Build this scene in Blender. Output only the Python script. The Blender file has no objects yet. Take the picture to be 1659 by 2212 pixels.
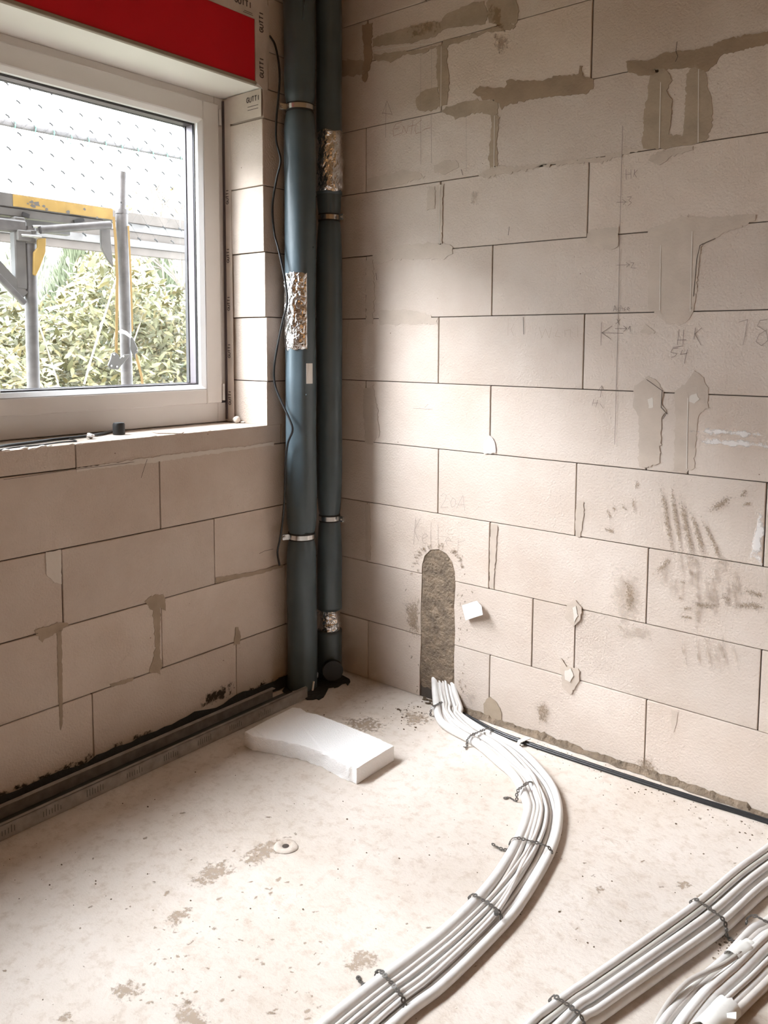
import bpy, bmesh, math, random
from mathutils import Vector, Matrix, noise
random.seed(7)
C = bpy.context.scene.collection
PI = math.pi

# ------------------------------------------------------------------ camera
F, CY = 1765.485, 907.51                      # focal length and optical centre of the 1659 x 2212 frame
YAW, PIT, ROLL = -0.685119, 0.0908709, 0.00485
CAM = Vector((2.378479, -2.529708, 1.391924))
fw = Vector((math.sin(YAW)*math.cos(PIT), math.cos(YAW)*math.cos(PIT), -math.sin(PIT)))
rt0 = Vector((math.cos(YAW), -math.sin(YAW), 0)); up0 = rt0.cross(fw)
rt = rt0*math.cos(ROLL) + up0*math.sin(ROLL); up = -rt0*math.sin(ROLL) + up0*math.cos(ROLL)
cd = bpy.data.cameras.new('camera'); cam = bpy.data.objects.new('camera', cd); C.objects.link(cam)
cam.matrix_world = Matrix((( rt.x, up.x, -fw.x, CAM.x), (rt.y, up.y, -fw.y, CAM.y), (rt.z, up.z, -fw.z, CAM.z), (0, 0, 0, 1)))
cd.sensor_fit = 'VERTICAL'; cd.sensor_height = 24; cd.lens = F/2212*24
cd.shift_y = -(1106-CY)/2212; cd.clip_start = .02; cd.clip_end = 200
bpy.context.scene.camera = cam

# ------------------------------------------------------------------ sky, light, exposure
w = bpy.data.worlds.new('sky'); bpy.context.scene.world = w; w.use_nodes = True
bg = w.node_tree.nodes['Background']; bg.inputs[0].default_value = (.86, .92, 1.0, 1); bg.inputs[1].default_value = 11.0
sd = bpy.data.lights.new('hazy_sun', 'SUN'); sd.energy = 30.0; sd.angle = math.radians(44); sd.color = (.93, .94, 1)
sun = bpy.data.objects.new('hazy_sun', sd); C.objects.link(sun)
sun.rotation_euler = Vector((-.98, -1.0, 1.28)).to_track_quat('Z', 'Y').to_euler()
wd_ = bpy.data.lights.new('warm_fill', 'AREA'); wd_.shape = 'RECTANGLE'; wd_.size = 1.6; wd_.size_y = 1.6; wd_.energy = 6; wd_.color = (1, .50, .18)
wo = bpy.data.objects.new('warm_fill', wd_); C.objects.link(wo); wo.location = (4.1, -2.9, 1.4)   # added warm fill light, unseen at the far side of the room
wo.rotation_euler = Vector((1, 0, 0)).to_track_quat('Z', 'Y').to_euler()
vs = bpy.context.scene.view_settings
vs.view_transform = 'Standard'; vs.look = 'None'; vs.gamma = 1; vs.use_curve_mapping = False; vs.exposure = 0.44
cy = bpy.context.scene.cycles
cy.max_bounces = 10; cy.diffuse_bounces = 6; cy.glossy_bounces = 4; cy.transparent_max_bounces = 24
cy.use_denoising = True; cy.sample_clamp_indirect = 8
pd = bpy.data.lights.new('window_portal', 'AREA'); pd.shape = 'RECTANGLE'; pd.size = 3.1; pd.size_y = 1.25; pd.cycles.is_portal = True
po = bpy.data.objects.new('window_portal', pd); C.objects.link(po); po.location = (-.34, -1.93, 1.72)
po.rotation_euler = Vector((-1, 0, 0)).to_track_quat('Z', 'Y').to_euler()

# ------------------------------------------------------------------ helpers
def ray(px, py): return (fw + rt*((px-829.5)/F) - up*((py-CY)/F))
def onp(px, py, ax, v):
    d = ray(px, py); return CAM + d*((v-CAM[ax])/d[ax])
def onx(px, py, v=0): return onp(px, py, 0, v)
def ony(px, py, v=0): return onp(px, py, 1, v)
def onz(px, py, v=0): return onp(px, py, 2, v)
def rnd(a, b): return random.uniform(a, b)

class MB:
    def __init__(s): s.v = []; s.f = []; s.a = None
    def box(s, a, b):
        n = len(s.v); x0, y0, z0 = a; x1, y1, z1 = b
        s.v += [(x0,y0,z0),(x1,y0,z0),(x1,y1,z0),(x0,y1,z0),(x0,y0,z1),(x1,y0,z1),(x1,y1,z1),(x0,y1,z1)]
        s.f += [[n+i for i in q] for q in ((0,3,2,1),(4,5,6,7),(0,1,5,4),(1,2,6,5),(2,3,7,6),(3,0,4,7))]
        return s
    def bar(s, a, b, wd, hg, upv=(0,0,1)):
        a = Vector(a); b = Vector(b); d = (b-a).normalized(); u = Vector(upv)
        r = d.cross(u).normalized()*wd/2; u = r.cross(d).normalized()*hg/2; n = len(s.v)
        for p in (a, b): s.v += [tuple(p-r-u), tuple(p+r-u), tuple(p+r+u), tuple(p-r+u)]
        s.f += [[n+i for i in q] for q in ((0,3,2,1),(4,5,6,7),(0,1,5,4),(1,2,6,5),(2,3,7,6),(3,0,4,7))]
        return s
    def prism(s, pts, off):
        n = len(s.v); m = len(pts); off = Vector(off)
        s.v += [tuple(p) for p in pts] + [tuple(Vector(p)+off) for p in pts]
        s.f.append([n+i for i in range(m)]); s.f.append([n+m+i for i in reversed(range(m))])
        for i in range(m): j = (i+1) % m; s.f.append([n+i, n+m+i, n+m+j, n+j])
        return s
    def tube(s, pts, r, k=10, cap=True, flat=1.0):
        pts = [Vector(p) for p in pts]; n = len(s.v); m = len(pts)
        rr = r if isinstance(r, (list, tuple)) else [r]*m
        t0 = (pts[1]-pts[0]).normalized(); ref = Vector((0,0,1)) if abs(t0.z) < .9 else Vector((1,0,0))
        nx = t0.cross(ref).normalized()
        for i, p in enumerate(pts):
            t = (pts[min(i+1, m-1)]-pts[max(i-1, 0)]).normalized()
            nx = (nx - t*nx.dot(t)).normalized(); ny = t.cross(nx)
            for j in range(k):
                a = 2*PI*j/k; s.v.append(tuple(p + nx*math.cos(a)*rr[i] + ny*math.sin(a)*rr[i]*flat))
        for i in range(m-1):
            for j in range(k): q = (j+1) % k; s.f.append([n+i*k+j, n+i*k+q, n+(i+1)*k+q, n+(i+1)*k+j])
        if cap: s.f.append([n+j for j in reversed(range(k))]); s.f.append([n+(m-1)*k+j for j in range(k)])
        return s
    def build(s, name, mat, parent=None, smooth=False, bevel=0, solid=0, recalc=True):
        me = bpy.data.meshes.new(name); me.from_pydata(s.v, [], s.f)
        if recalc or bevel:
            bm = bmesh.new(); bm.from_mesh(me); bmesh.ops.recalc_face_normals(bm, faces=bm.faces)
            if bevel: bmesh.ops.bevel(bm, geom=list(bm.edges), offset=bevel, segments=1, affect='EDGES', clamp_overlap=True)
            bm.to_mesh(me); bm.free()
        if smooth:
            me.polygons.foreach_set('use_smooth', [True]*len(me.polygons))
            if smooth == 'auto': me.set_sharp_from_angle(angle=math.radians(40))
        if s.a is not None:
            at = me.attributes.new('fade', 'FLOAT', 'POINT'); at.data.foreach_set('value', s.a)
        me.materials.append(mat)
        o = bpy.data.objects.new(name, me); C.objects.link(o)
        if parent: o.parent = parent
        if solid:
            md = o.modifiers.new('s', 'SOLIDIFY'); md.thickness = solid
        return o

def tag(o, label=None, cat=None, group=None, kind=None):
    if label: o['label'] = label
    if cat: o['category'] = cat
    if group: o['group'] = group
    if kind: o['kind'] = kind
    return o
def empty(name, loc=(0,0,0), **kw):
    # an Empty at the thing's base; the parts are written in world coordinates, so the offset is undone per part
    o = bpy.data.objects.new(name, None); C.objects.link(o); o.location = loc; o.empty_display_size = .05
    return tag(o, **kw)
def settle(root):
    # parts were modelled in world space: keep them there under a root that stands at the thing's base
    L = root.location.copy()
    for ch in root.children: ch.location = ch.location - L
def spline(pts, n=8):
    pts = [Vector(p) for p in pts]; out = []
    P = [pts[0]*2-pts[1]] + pts + [pts[-1]*2-pts[-2]]
    for i in range(1, len(P)-2):
        a, b, c, d = P[i-1:i+3]
        for j in range(n):
            t = j/n
            out.append(.5*((2*b) + (c-a)*t + (2*a-5*b+4*c-d)*t*t + (3*b-a-3*c+d)*t**3))
    out.append(pts[-1]); return out
def resample(pts, n):
    L = [0]
    for a, b in zip(pts, pts[1:]): L.append(L[-1]+(b-a).length)
    out = []; k = 0
    for i in range(n):
        s = L[-1]*i/(n-1)
        while k < len(pts)-2 and L[k+1] < s: k += 1
        t = (s-L[k])/max(1e-9, L[k+1]-L[k]); out.append(pts[k].lerp(pts[k+1], min(1, t)))
    return out

# ------------------------------------------------------------------ materials
def newmat(name):
    m = bpy.data.materials.new(name); m.use_nodes = True
    return m, m.node_tree.nodes, m.node_tree.links, m.node_tree.nodes['Principled BSDF']
def simple(name, col, rough=.6, metal=0, spec=.5, var=0, vs_=20, bump=0, bs=200, bd=.001):
    m, N, L, b = newmat(name)
    b.inputs['Base Color'].default_value = (*col, 1); b.inputs['Roughness'].default_value = rough
    b.inputs['Metallic'].default_value = metal; b.inputs['Specular IOR Level'].default_value = spec
    geo = N.new('ShaderNodeNewGeometry')
    if var:
        n = N.new('ShaderNodeTexNoise'); n.inputs['Scale'].default_value = vs_; n.inputs['Detail'].default_value = 6
        L.new(geo.outputs['Position'], n.inputs['Vector'])
        r = N.new('ShaderNodeValToRGB'); e = r.color_ramp.elements
        e[0].position = .3; e[1].position = .7
        e[0].color = (*[c*(1-var) for c in col], 1); e[1].color = (*[min(1, c*(1+var)) for c in col], 1)
        L.new(n.outputs[0], r.inputs[0]); L.new(r.outputs[0], b.inputs['Base Color'])
    if bump:
        n = N.new('ShaderNodeTexNoise'); n.inputs['Scale'].default_value = bs; n.inputs['Detail'].default_value = 5
        L.new(geo.outputs['Position'], n.inputs['Vector'])
        bp = N.new('ShaderNodeBump'); bp.inputs['Strength'].default_value = bump; bp.inputs['Distance'].default_value = bd
        L.new(n.outputs[0], bp.inputs['Height']); L.new(bp.outputs[0], b.inputs['Normal'])
    return m

def block_mat():
    m, N, L, b = newmat('aerated_concrete')
    geo = N.new('ShaderNodeNewGeometry'); oi = N.new('ShaderNodeObjectInfo')
    n1 = N.new('ShaderNodeTexNoise'); n1.inputs['Scale'].default_value = 2.6; n1.inputs['Detail'].default_value = 8; n1.inputs['Roughness'].default_value = .62
    L.new(geo.outputs['Position'], n1.inputs['Vector'])
    r = N.new('ShaderNodeValToRGB'); e = r.color_ramp.elements
    e[0].position = .32; e[0].color = (.53, .44, .37, 1); e[1].position = .66; e[1].color = (.62, .54, .475, 1)
    L.new(n1.outputs[0], r.inputs[0])
    # per block tint
    hs = N.new('ShaderNodeHueSaturation'); mr = N.new('ShaderNodeMapRange')
    mr.inputs['To Min'].default_value = .93; mr.inputs['To Max'].default_value = 1.06
    L.new(oi.outputs['Random'], mr.inputs['Value']); L.new(mr.outputs[0], hs.inputs['Value'])
    L.new(r.outputs[0], hs.inputs['Color'])
    # small pores
    v = N.new('ShaderNodeTexVoronoi'); v.inputs['Scale'].default_value = 42; L.new(geo.outputs['Position'], v.inputs['Vector'])
    n2 = N.new('ShaderNodeTexNoise'); n2.inputs['Scale'].default_value = 17; L.new(geo.outputs['Position'], n2.inputs['Vector'])
    lt = N.new('ShaderNodeMath'); lt.operation = 'LESS_THAN'; lt.inputs[1].default_value = .09; L.new(v.outputs['Distance'], lt.inputs[0])
    gt = N.new('ShaderNodeMath'); gt.operation = 'GREATER_THAN'; gt.inputs[1].default_value = .66; L.new(n2.outputs[0], gt.inputs[0])
    mu = N.new('ShaderNodeMath'); mu.operation = 'MULTIPLY'; L.new(lt.outputs[0], mu.inputs[0]); L.new(gt.outputs[0], mu.inputs[1])
    mx = N.new('ShaderNodeMix'); mx.data_type = 'RGBA'; mx.inputs[7].default_value = (.22, .16, .12, 1)
    L.new(mu.outputs[0], mx.inputs[0]); L.new(hs.outputs[0], mx.inputs[6])
    L.new(mx.outputs[2], b.inputs['Base Color'])
    b.inputs['Roughness'].default_value = .95; b.inputs['Specular IOR Level'].default_value = .15
    n3 = N.new('ShaderNodeTexNoise'); n3.inputs['Scale'].default_value = 140; n3.inputs['Detail'].default_value = 3; L.new(geo.outputs['Position'], n3.inputs['Vector'])
    n4 = N.new('ShaderNodeTexNoise'); n4.inputs['Scale'].default_value = 12; n4.inputs['Detail'].default_value = 4; L.new(geo.outputs['Position'], n4.inputs['Vector'])
    ad = N.new('ShaderNodeMath'); ad.operation = 'MULTIPLY_ADD'; ad.inputs[1].default_value = 1.5; L.new(n4.outputs[0], ad.inputs[0]); L.new(n3.outputs[0], ad.inputs[2])
    bp = N.new('ShaderNodeBump'); bp.inputs['Strength'].default_value = .9; bp.inputs['Distance'].default_value = .0024
    L.new(ad.outputs[0], bp.inputs['Height']); L.new(bp.outputs[0], b.inputs['Normal'])
    return m
def floor_mat():
    m, N, L, b = newmat('dusty_concrete')
    geo = N.new('ShaderNodeNewGeometry')
    def nz(sc, det=6, ro=.6):
        n = N.new('ShaderNodeTexNoise'); n.inputs['Scale'].default_value = sc; n.inputs['Detail'].default_value = det
        n.inputs['Roughness'].default_value = ro; L.new(geo.outputs['Position'], n.inputs['Vector']); return n
    n1 = nz(1.6, 10, .68); n2 = nz(28, 6, .7); n3 = nz(90, 3)
    r = N.new('ShaderNodeValToRGB'); e = r.color_ramp.elements
    e[0].position = .33; e[0].color = (.53, .455, .385, 1); e[1].position = .6; e[1].color = (.64, .575, .515, 1)
    L.new(n1.outputs[0], r.inputs[0])
    r2 = N.new('ShaderNodeValToRGB'); e = r2.color_ramp.elements
    e[0].position = .34; e[0].color = (.84, .80, .76, 1); e[1].position = .5; e[1].color = (1, 1, 1, 1)
    L.new(n2.outputs[0], r2.inputs[0])
    mx = N.new('ShaderNodeMix'); mx.data_type = 'RGBA'; mx.blend_type = 'MULTIPLY'; mx.inputs[0].default_value = 1
    L.new(r.outputs[0], mx.inputs[6]); L.new(r2.outputs[0], mx.inputs[7]); L.new(mx.outputs[2], b.inputs['Base Color'])
    b.inputs['Roughness'].default_value = .8; b.inputs['Specular IOR Level'].default_value = .3
    ad = N.new('ShaderNodeMath'); ad.operation = 'MULTIPLY_ADD'; ad.inputs[1].default_value = 2.0
    L.new(n2.outputs[0], ad.inputs[0]); L.new(n3.outputs[0], ad.inputs[2])
    bp = N.new('ShaderNodeBump'); bp.inputs['Strength'].default_value = .5; bp.inputs['Distance'].default_value = .003
    L.new(ad.outputs[0], bp.inputs['Height']); L.new(bp.outputs[0], b.inputs['Normal'])
    return m
def stain_mat(name, col, sc=60, amount=.0, maxa=.9, rough=.9):
    # a film of dirt or thin mortar: its fade attribute runs to nothing at the rim
    m, N, L, b = newmat(name)
    b.inputs['Base Color'].default_value = (*col, 1); b.inputs['Roughness'].default_value = rough; b.inputs['Specular IOR Level'].default_value = .1
    at = N.new('ShaderNodeAttribute'); at.attribute_name = 'fade'
    geo = N.new('ShaderNodeNewGeometry')
    n = N.new('ShaderNodeTexNoise'); n.inputs['Scale'].default_value = sc; n.inputs['Detail'].default_value = 6; n.inputs['Roughness'].default_value = .7
    L.new(geo.outputs['Position'], n.inputs['Vector'])
    a1 = N.new('ShaderNodeMath'); a1.operation = 'ADD'; L.new(at.outputs['Fac'], a1.inputs[0]); ct = N.new('ShaderNodeMath'); ct.operation = 'MULTIPLY_ADD'; ct.inputs[1].default_value = 3.2; ct.inputs[2].default_value = -1.1; L.new(n.outputs[0], ct.inputs[0]); L.new(ct.outputs[0], a1.inputs[1])
    mr = N.new('ShaderNodeMapRange'); mr.inputs['From Min'].default_value = .85-amount; mr.inputs['From Max'].default_value = 1.25-amount
    mr.inputs['To Max'].default_value = maxa; L.new(a1.outputs[0], mr.inputs['Value']); L.new(mr.outputs[0], b.inputs['Alpha'])
    return m

M = dict(
    block=block_mat(), floor=floor_mat(),
    joint=simple('dark_joint_mortar', (.07, .055, .045), .95, bump=.6),  # dark mortar of the recessed joint bed, also used for cracks and scratches
    mortar_olive=simple('thin_mortar_olive', (.36, .285, .21), .95, var=.12, vs_=14, bump=.5, bs=120, bd=.002),
    mortar_brown=simple('thin_mortar_brown', (.30, .22, .15), .95, var=.12, vs_=14, bump=.5, bs=120, bd=.002),
    mortar_light=simple('thin_mortar_light', (.50, .42, .35), .95, var=.08, vs_=16, bump=.5, bs=120, bd=.002),
    mortar_pale=simple('thin_mortar_pale', (.62, .57, .51), .9, bump=.4, bs=90, bd=.002),
    trench=simple('trench_mortar', (.20, .15, .105), .95, var=.35, vs_=22, bump=1, bs=75, bd=.012),
    pencil=simple('carpenter_pencil', (.17, .13, .11), .8),
    pencil_faint=simple('faint_pencil', (.29, .24, .20), .8),
    pencil_red=simple('red_brown_pencil', (.30, .15, .10), .8),
    pvc=simple('white_window_plastic', (.70, .68, .665), .32, spec=.5),
    pvc_bead=simple('bright_window_bead', (.82, .82, .82), .3),
    gasket=simple('black_gasket', (.02, .018, .02), .5),
    spacer=simple('grey_spacer', (.12, .10, .11), .35, metal=.4),
    red=simple('red_panel', (.62, .0, .012), .6, var=.1, vs_=3, bump=.2, bs=30, bd=.002),
    fleece=simple('fleece_tape', (.58, .51, .45), .9, var=.1, vs_=12, bump=.5, bs=60, bd=.002),
    print_ink=simple('tape_ink', (.10, .08, .075), .8),
    profile=simple('grey_brown_profile', (.30, .25, .20), .6),
    soffit=simple('painted_soffit', (.86, .84, .81), .5),
    insul=simple('blue_grey_pipe_insulation', (.066, .092, .107), .36, var=.12, vs_=9, bump=.35, bs=45, bd=.002),
    blackpipe=simple('black_plastic_pipe', (.012, .014, .015), .3),
    steel=simple('zinc_plated_steel', (.66, .66, .66), .25, metal=1),
    rubber=simple('rubber', (.015, .015, .015), .6),
    cable_black=simple('black_cable', (.012, .012, .013), .35),
    band=simple('punched_steel_band', (.13, .12, .11), .45, metal=.6),
    white_cable=simple('white_cable_sheath', (.70, .68, .655), .45, var=.05, vs_=40),
    cream_cable=simple('cream_cable_sheath', (.62, .58, .54), .45, var=.05, vs_=40),
    grey_cable=simple('grey_cable_sheath', (.50, .47, .43), .45),
    tape=simple('white_masking_tape', (.80, .79, .75), .6, bump=.4, bs=60, bd=.002),
    galv=simple('galvanised_channel', (.30, .27, .245), .5, metal=.35, var=.2, vs_=30),
    galv_dark=simple('channel_inside', (.07, .075, .07), .6, metal=.2),
    bitumen=simple('black_bitumen', (.018, .018, .016), .8, bump=1, bs=70, bd=.006),
    paper=simple('white_paper', (.85, .85, .83), .7),
    cardboard=simple('cardboard', (.60, .46, .36), .8),
    plaster=simple('plaster_lump', (.74, .69, .63), .9, bump=.6, bs=80, bd=.003),
    ceil=simple('raw_ceiling', (.36, .24, .14), .9, var=.1, vs_=4),
    backwall=simple('raw_wall', (.42, .27, .15), .9, var=.08, vs_=4),
    scaf=simple('galvanised_tube', (.11, .10, .098), .5, metal=.3, var=.25, vs_=30),
    alu=simple('aluminium_deck', (.125, .115, .108), .5, metal=.2, var=.2, vs_=14),
    wood=simple('weathered_boards', (.105, .088, .076), .8, var=.2, vs_=9),
    yellow=simple('yellow_paint', (.34, .21, .05), .55, var=.15, vs_=20),
    strap=simple('yellow_webbing', (.26, .16, .05), .8),
    net=simple('net_cord', (.04, .04, .04), .8), green=simple('green_tie', (.10, .36, .22), .6),
    ratchet=simple('ratchet_steel', (.10, .095, .09), .4, metal=.5),
    leaf=simple('laurel_leaf', (.12, .115, .052), .5, var=.45, vs_=5),
    leafy=simple('yellowing_leaf', (.20, .165, .075), .5, var=.35, vs_=5),
    conifer=simple('conifer_leaf', (.12, .135, .08), .7, var=.4, vs_=8),
    fartree=simple('hazed_far_foliage', (.27, .275, .21), .8, var=.3, vs_=1),  # distance haze put into the colour: paler than the near conifers
    twig=simple('twig', (.20, .17, .14), .8), twig_pale=simple('pale_twig', (.42, .38, .30), .8),
    grass=simple('lawn', (.12, .125, .085), .9, var=.4, vs_=3),
    orange=simple('autumn_leaf', (.5, .22, .08), .6),
    dirt=simple('dirt_crumb', (.12, .085, .055), .95), grit=simple('pale_grit', (.62, .56, .50), .95),
    s_orange=stain_mat('rust_stain', (.36, .22, .11), 45, -.12, .42),
    s_brown=stain_mat('brown_scuff', (.30, .225, .155), 190, -.08, .6),
    s_soft=stain_mat('soft_dust_stain', (.50, .41, .33), 60, -.05, .35),
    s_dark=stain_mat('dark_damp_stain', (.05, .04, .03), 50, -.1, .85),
    s_white=stain_mat('white_smear', (.90, .88, .86), 30, 0, .7),
    s_floor=stain_mat('floor_wear', (.42, .33, .25), 60, -.12, .6),
)
def foil_mat():
    m, N, L, b = newmat('crumpled_foil')
    b.inputs['Base Color'].default_value = (.76, .76, .77, 1); b.inputs['Metallic'].default_value = 1; b.inputs['Roughness'].default_value = .2
    geo = N.new('ShaderNodeNewGeometry'); v = N.new('ShaderNodeTexVoronoi'); v.feature = 'DISTANCE_TO_EDGE'; v.inputs['Scale'].default_value = 38
    n = N.new('ShaderNodeTexNoise'); n.inputs['Scale'].default_value = 30; L.new(geo.outputs['Position'], n.inputs['Vector'])
    mx = N.new('ShaderNodeMix'); mx.data_type = 'VECTOR'; mx.inputs[0].default_value = .06
    L.new(geo.outputs['Position'], mx.inputs[4]); L.new(n.outputs['Color'], mx.inputs[5]); L.new(mx.outputs[1], v.inputs['Vector'])
    bp = N.new('ShaderNodeBump'); bp.inputs['Strength'].default_value = .8; bp.inputs['Distance'].default_value = .006
    L.new(v.outputs['Distance'], bp.inputs['Height']); L.new(bp.outputs[0], b.inputs['Normal']); return m
M['foil'] = foil_mat()
def foam_mat():
    m, N, L, b = newmat('polystyrene_foam')
    b.inputs['Base Color'].default_value = (.88, .87, .86, 1); b.inputs['Roughness'].default_value = .7
    geo = N.new('ShaderNodeNewGeometry'); v = N.new('ShaderNodeTexVoronoi'); v.inputs['Scale'].default_value = 230; L.new(geo.outputs['Position'], v.inputs['Vector'])
    bp = N.new('ShaderNodeBump'); bp.inputs['Strength'].default_value = .6; bp.inputs['Distance'].default_value = .002; bp.invert = True
    L.new(v.outputs['Distance'], bp.inputs['Height']); L.new(bp.outputs[0], b.inputs['Normal']); return m
M['foam'] = foam_mat()
def glass_mat():
    m, N, L, b = newmat('window_glass'); N.remove(b); out = N['Material Output']
    t = N.new('ShaderNodeBsdfTransparent'); t.inputs[0].default_value = (.97, .985, .98, 1)
    g = N.new('ShaderNodeBsdfGlossy'); g.inputs['Roughness'].default_value = .02
    # Schlick reflectance, the same from both sides of the pane
    lw = N.new('ShaderNodeLayerWeight'); lw.inputs[0].default_value = .5
    pw = N.new('ShaderNodeMath'); pw.operation = 'POWER'; pw.inputs[1].default_value = 5; L.new(lw.outputs['Facing'], pw.inputs[0])
    fr = N.new('ShaderNodeMath'); fr.operation = 'MULTIPLY_ADD'; fr.inputs[1].default_value = .96; fr.inputs[2].default_value = .04; L.new(pw.outputs[0], fr.inputs[0])
    mx = N.new('ShaderNodeMixShader'); L.new(fr.outputs[0], mx.inputs[0]); L.new(t.outputs[0], mx.inputs[1]); L.new(g.outputs[0], mx.inputs[2])
    L.new(mx.outputs[0], out.inputs[0]); return m
M['glass'] = glass_mat()

# ------------------------------------------------------------------ room shell
RX, RY, CZ = 4.2, -5.0, 2.9
o = MB().box((-.36, RY-.2, -.2), (RX+.2, .22, 0)).build('floor', M['floor']); tag(o, kind='structure')
o = MB().box((-.36, RY-.2, CZ), (RX+.2, .22, CZ+.2)).build('ceiling', M['ceil']); tag(o, kind='structure')
o = MB().box((-.36, RY-.2, 0), (RX+.2, RY, CZ)).build('wall_back', M['backwall']); tag(o, kind='structure')
o = MB().box((RX, RY, 0), (RX+.2, .22, CZ)).build('wall_far', M['backwall']); tag(o, kind='structure')

# ---- right wall: its blocks are single pieces over a recessed joint bed
wr = empty('wall_right', (0, 0, 0), kind='structure')
WT = .2
MB().box((-.0, .007, 0), (RX, WT, CZ)).build('joint_bed', M['joint'], wr)
courses = [0, .25, .5, .75, 1.0, 1.25, 1.5, 1.75, 2.0, 2.25, 2.5, 2.66, 2.9]
RJ = {0: [.231, .824, 1.42, 2.02], 1: [.58, .998, 1.162, 1.76], 2: [.225, .815, 1.409, 2.01], 3: [.58, 1.152, 1.753],
      4: [.215, .8085, 1.392, 1.524, 2.1], 5: [.577, 1.167, 1.765], 6: [.215, .8075, 1.412, 1.509, 2.1], 7: [.577, 1.168, 1.77],
      8: [.2135, .81, 1.397, 1.516, 2.1], 9: [.577, 1.166, 1.76], 10: [.22, .811, 1.41], 11: [.5, 1.1, 1.7]}
def trench_poly():
    pts = [(.500, -.02), (.500, .10), (.505, .22), (.503, .35), (.507, .49), (.508, .535), (.520, .575), (.548, .603), (.588, .612),
           (.625, .60), (.652, .572), (.664, .535), (.667, .48), (.662, .40), (.668, .30), (.664, .20), (.668, .08), (.668, -.02)]
    return pts
TP = trench_poly()
cut = MB().prism([(x, -.05, z) for x, z in TP], (0, .10, 0)).build('cutter', M['block'])
def add_blocks_right():
    for k, js in RJ.items():
        z0, z1 = courses[k], courses[k+1]; xs = [0]+js
        while xs[-1] < RX-.3: xs.append(min(RX, xs[-1]+.6))
        if RX-xs[-1] < .35: xs[-1] = RX
        for a, b in zip(xs, xs[1:]):
            g = .0021; hz = .0014
            pr = rnd(-.0012, .0012)
            m = MB().box((a+g, pr, z0+hz), (b-g, WT-.02, z1-hz))
            o = m.build('block', M['block'], wr, bevel=rnd(.0009, .0018))
            if k <= 2 and a < .67 and b > .50:
                md = o.modifiers.new('b', 'BOOLEAN'); md.operation = 'DIFFERENCE'; md.object = cut; md.solver = 'EXACT'
                dg = bpy.context.evaluated_depsgraph_get(); ev = o.evaluated_get(dg)
                me = bpy.data.meshes.new_from_object(ev); o.modifiers.clear(); o.data = me
add_blocks_right()
bpy.data.objects.remove(cut)
# mortar filling of the cable chase
def chase():
    m = MB(); nx, nz = 26, 90
    x0, x1, z0, z1 = .49, .678, -.0, .625; idx = {}
    def inside(x, z):
        c = False; j = len(TP)-1
        for i in range(len(TP)):
            (xi, zi), (xj, zj) = TP[i], TP[j]
            if (zi > z) != (zj > z) and x < (xj-xi)*(z-zi)/(zj-zi)+xi: c = not c
            j = i
        return c
    for i in range(nx+1):
        for j in range(nz+1):
            x = x0+(x1-x0)*i/nx; z = z0+(z1-z0)*j/nz
            n = noise.noise(Vector((x*14, 0, z*9)))*.004 + noise.noise(Vector((x*50, 3, z*35)))*.0025
            crack = max(0, .35-abs(noise.noise(Vector((x*40, 9, z*14))))*3)*.006
            y = min(.0062, .0015 + n*.8 + crack*.5) if inside(x, z) else .0066
            if z < .1: y += (.1-z)*.12
            m.v.append((x, max(-.004, y), z))
    for i in range(nx):
        for j in range(nz):
            a = i*(nz+1)+j; m.f.append([a, a+nz+1, a+nz+2, a+1])
    return m.build('chase_mortar', M['trench'], wr, smooth=True)
chase()

# ---- left wall with the window
wl = empty('wall_left', (0, 0, 0), kind='structure')
WY0, WY1, SZ, HZ = -.345, -3.513, 1.078, 2.361          # window opening in y and z
LT = .345
MB().box((-LT, RY, 0), (-.007, 0, 1.0)).box((-LT, WY0+.012, 1.0), (-.007, 0, CZ)).box((-LT, RY, 1.0), (-.007, WY1-.012, CZ)).box((-LT, WY1-.02, 2.70), (-.007, WY0+.02, CZ)).build('joint_bed', M['joint'], wl)
LJ = {0: [-.515, -1.127, -1.735], 1: [-.25, -.852, -1.235, -1.84], 2: [-.613, -1.219, -1.82], 3: [-.25, -.848, -1.45]}
def lblock(pts, name='block'):
    pr = rnd(-.001, .001)
    return MB().prism([(pr, y, z) for y, z in pts], (-LT+.01, 0, 0)).build(name, M['block'], wl, bevel=rnd(.001, .0018))
g = .0018
for k, js in LJ.items():
    z0, z1 = courses[k], courses[k+1]; ys = [0]+js
    while ys[-1] > RY+.3: ys.append(max(RY, ys[-1]-.6))
    for a, b in zip(ys, ys[1:]): lblock([(a-g, z0+g), (b+g, z0+g), (b+g, z1-g), (a-g, z1-g)])
for a, b in ((-.27, -1.16), (-1.16, -1.76), (-1.76, -2.36), (-2.36, -2.96), (-2.96, WY1)): lblock([(a-g, 1.0+g), (b+g, 1.0+g), (b+g, SZ+rnd(-.001, .001)), (a-g, SZ)], 'sill_block')
lblock([(0, 1.0+g), (-.27+g, 1.0+g), (-.27+g, SZ), (WY0, SZ), (WY0, 1.25-g), (0, 1.25-g)])
for (z0, z1, ye) in ((1.25, 1.5, -.343), (1.5, 1.75, -.349), (1.75, 2.0, -.355), (2.0, 2.25, -.3565), (2.25, 2.361, -.350), (2.361, 2.5, -.322), (2.5, 2.7, -.322)):
    lblock([(0, z0+g), (ye, z0+g), (ye, z1-g), (0, z1-g)])
for a, b in ((0, -.6), (-.6, -1.2), (-1.2, -1.8), (-1.8, -2.4), (-2.4, -3.0), (-3.0, -3.6)): lblock([(a-g, 2.7+g), (b+g, 2.7+g), (b+g, 2.9), (a-g, 2.9)])
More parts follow.
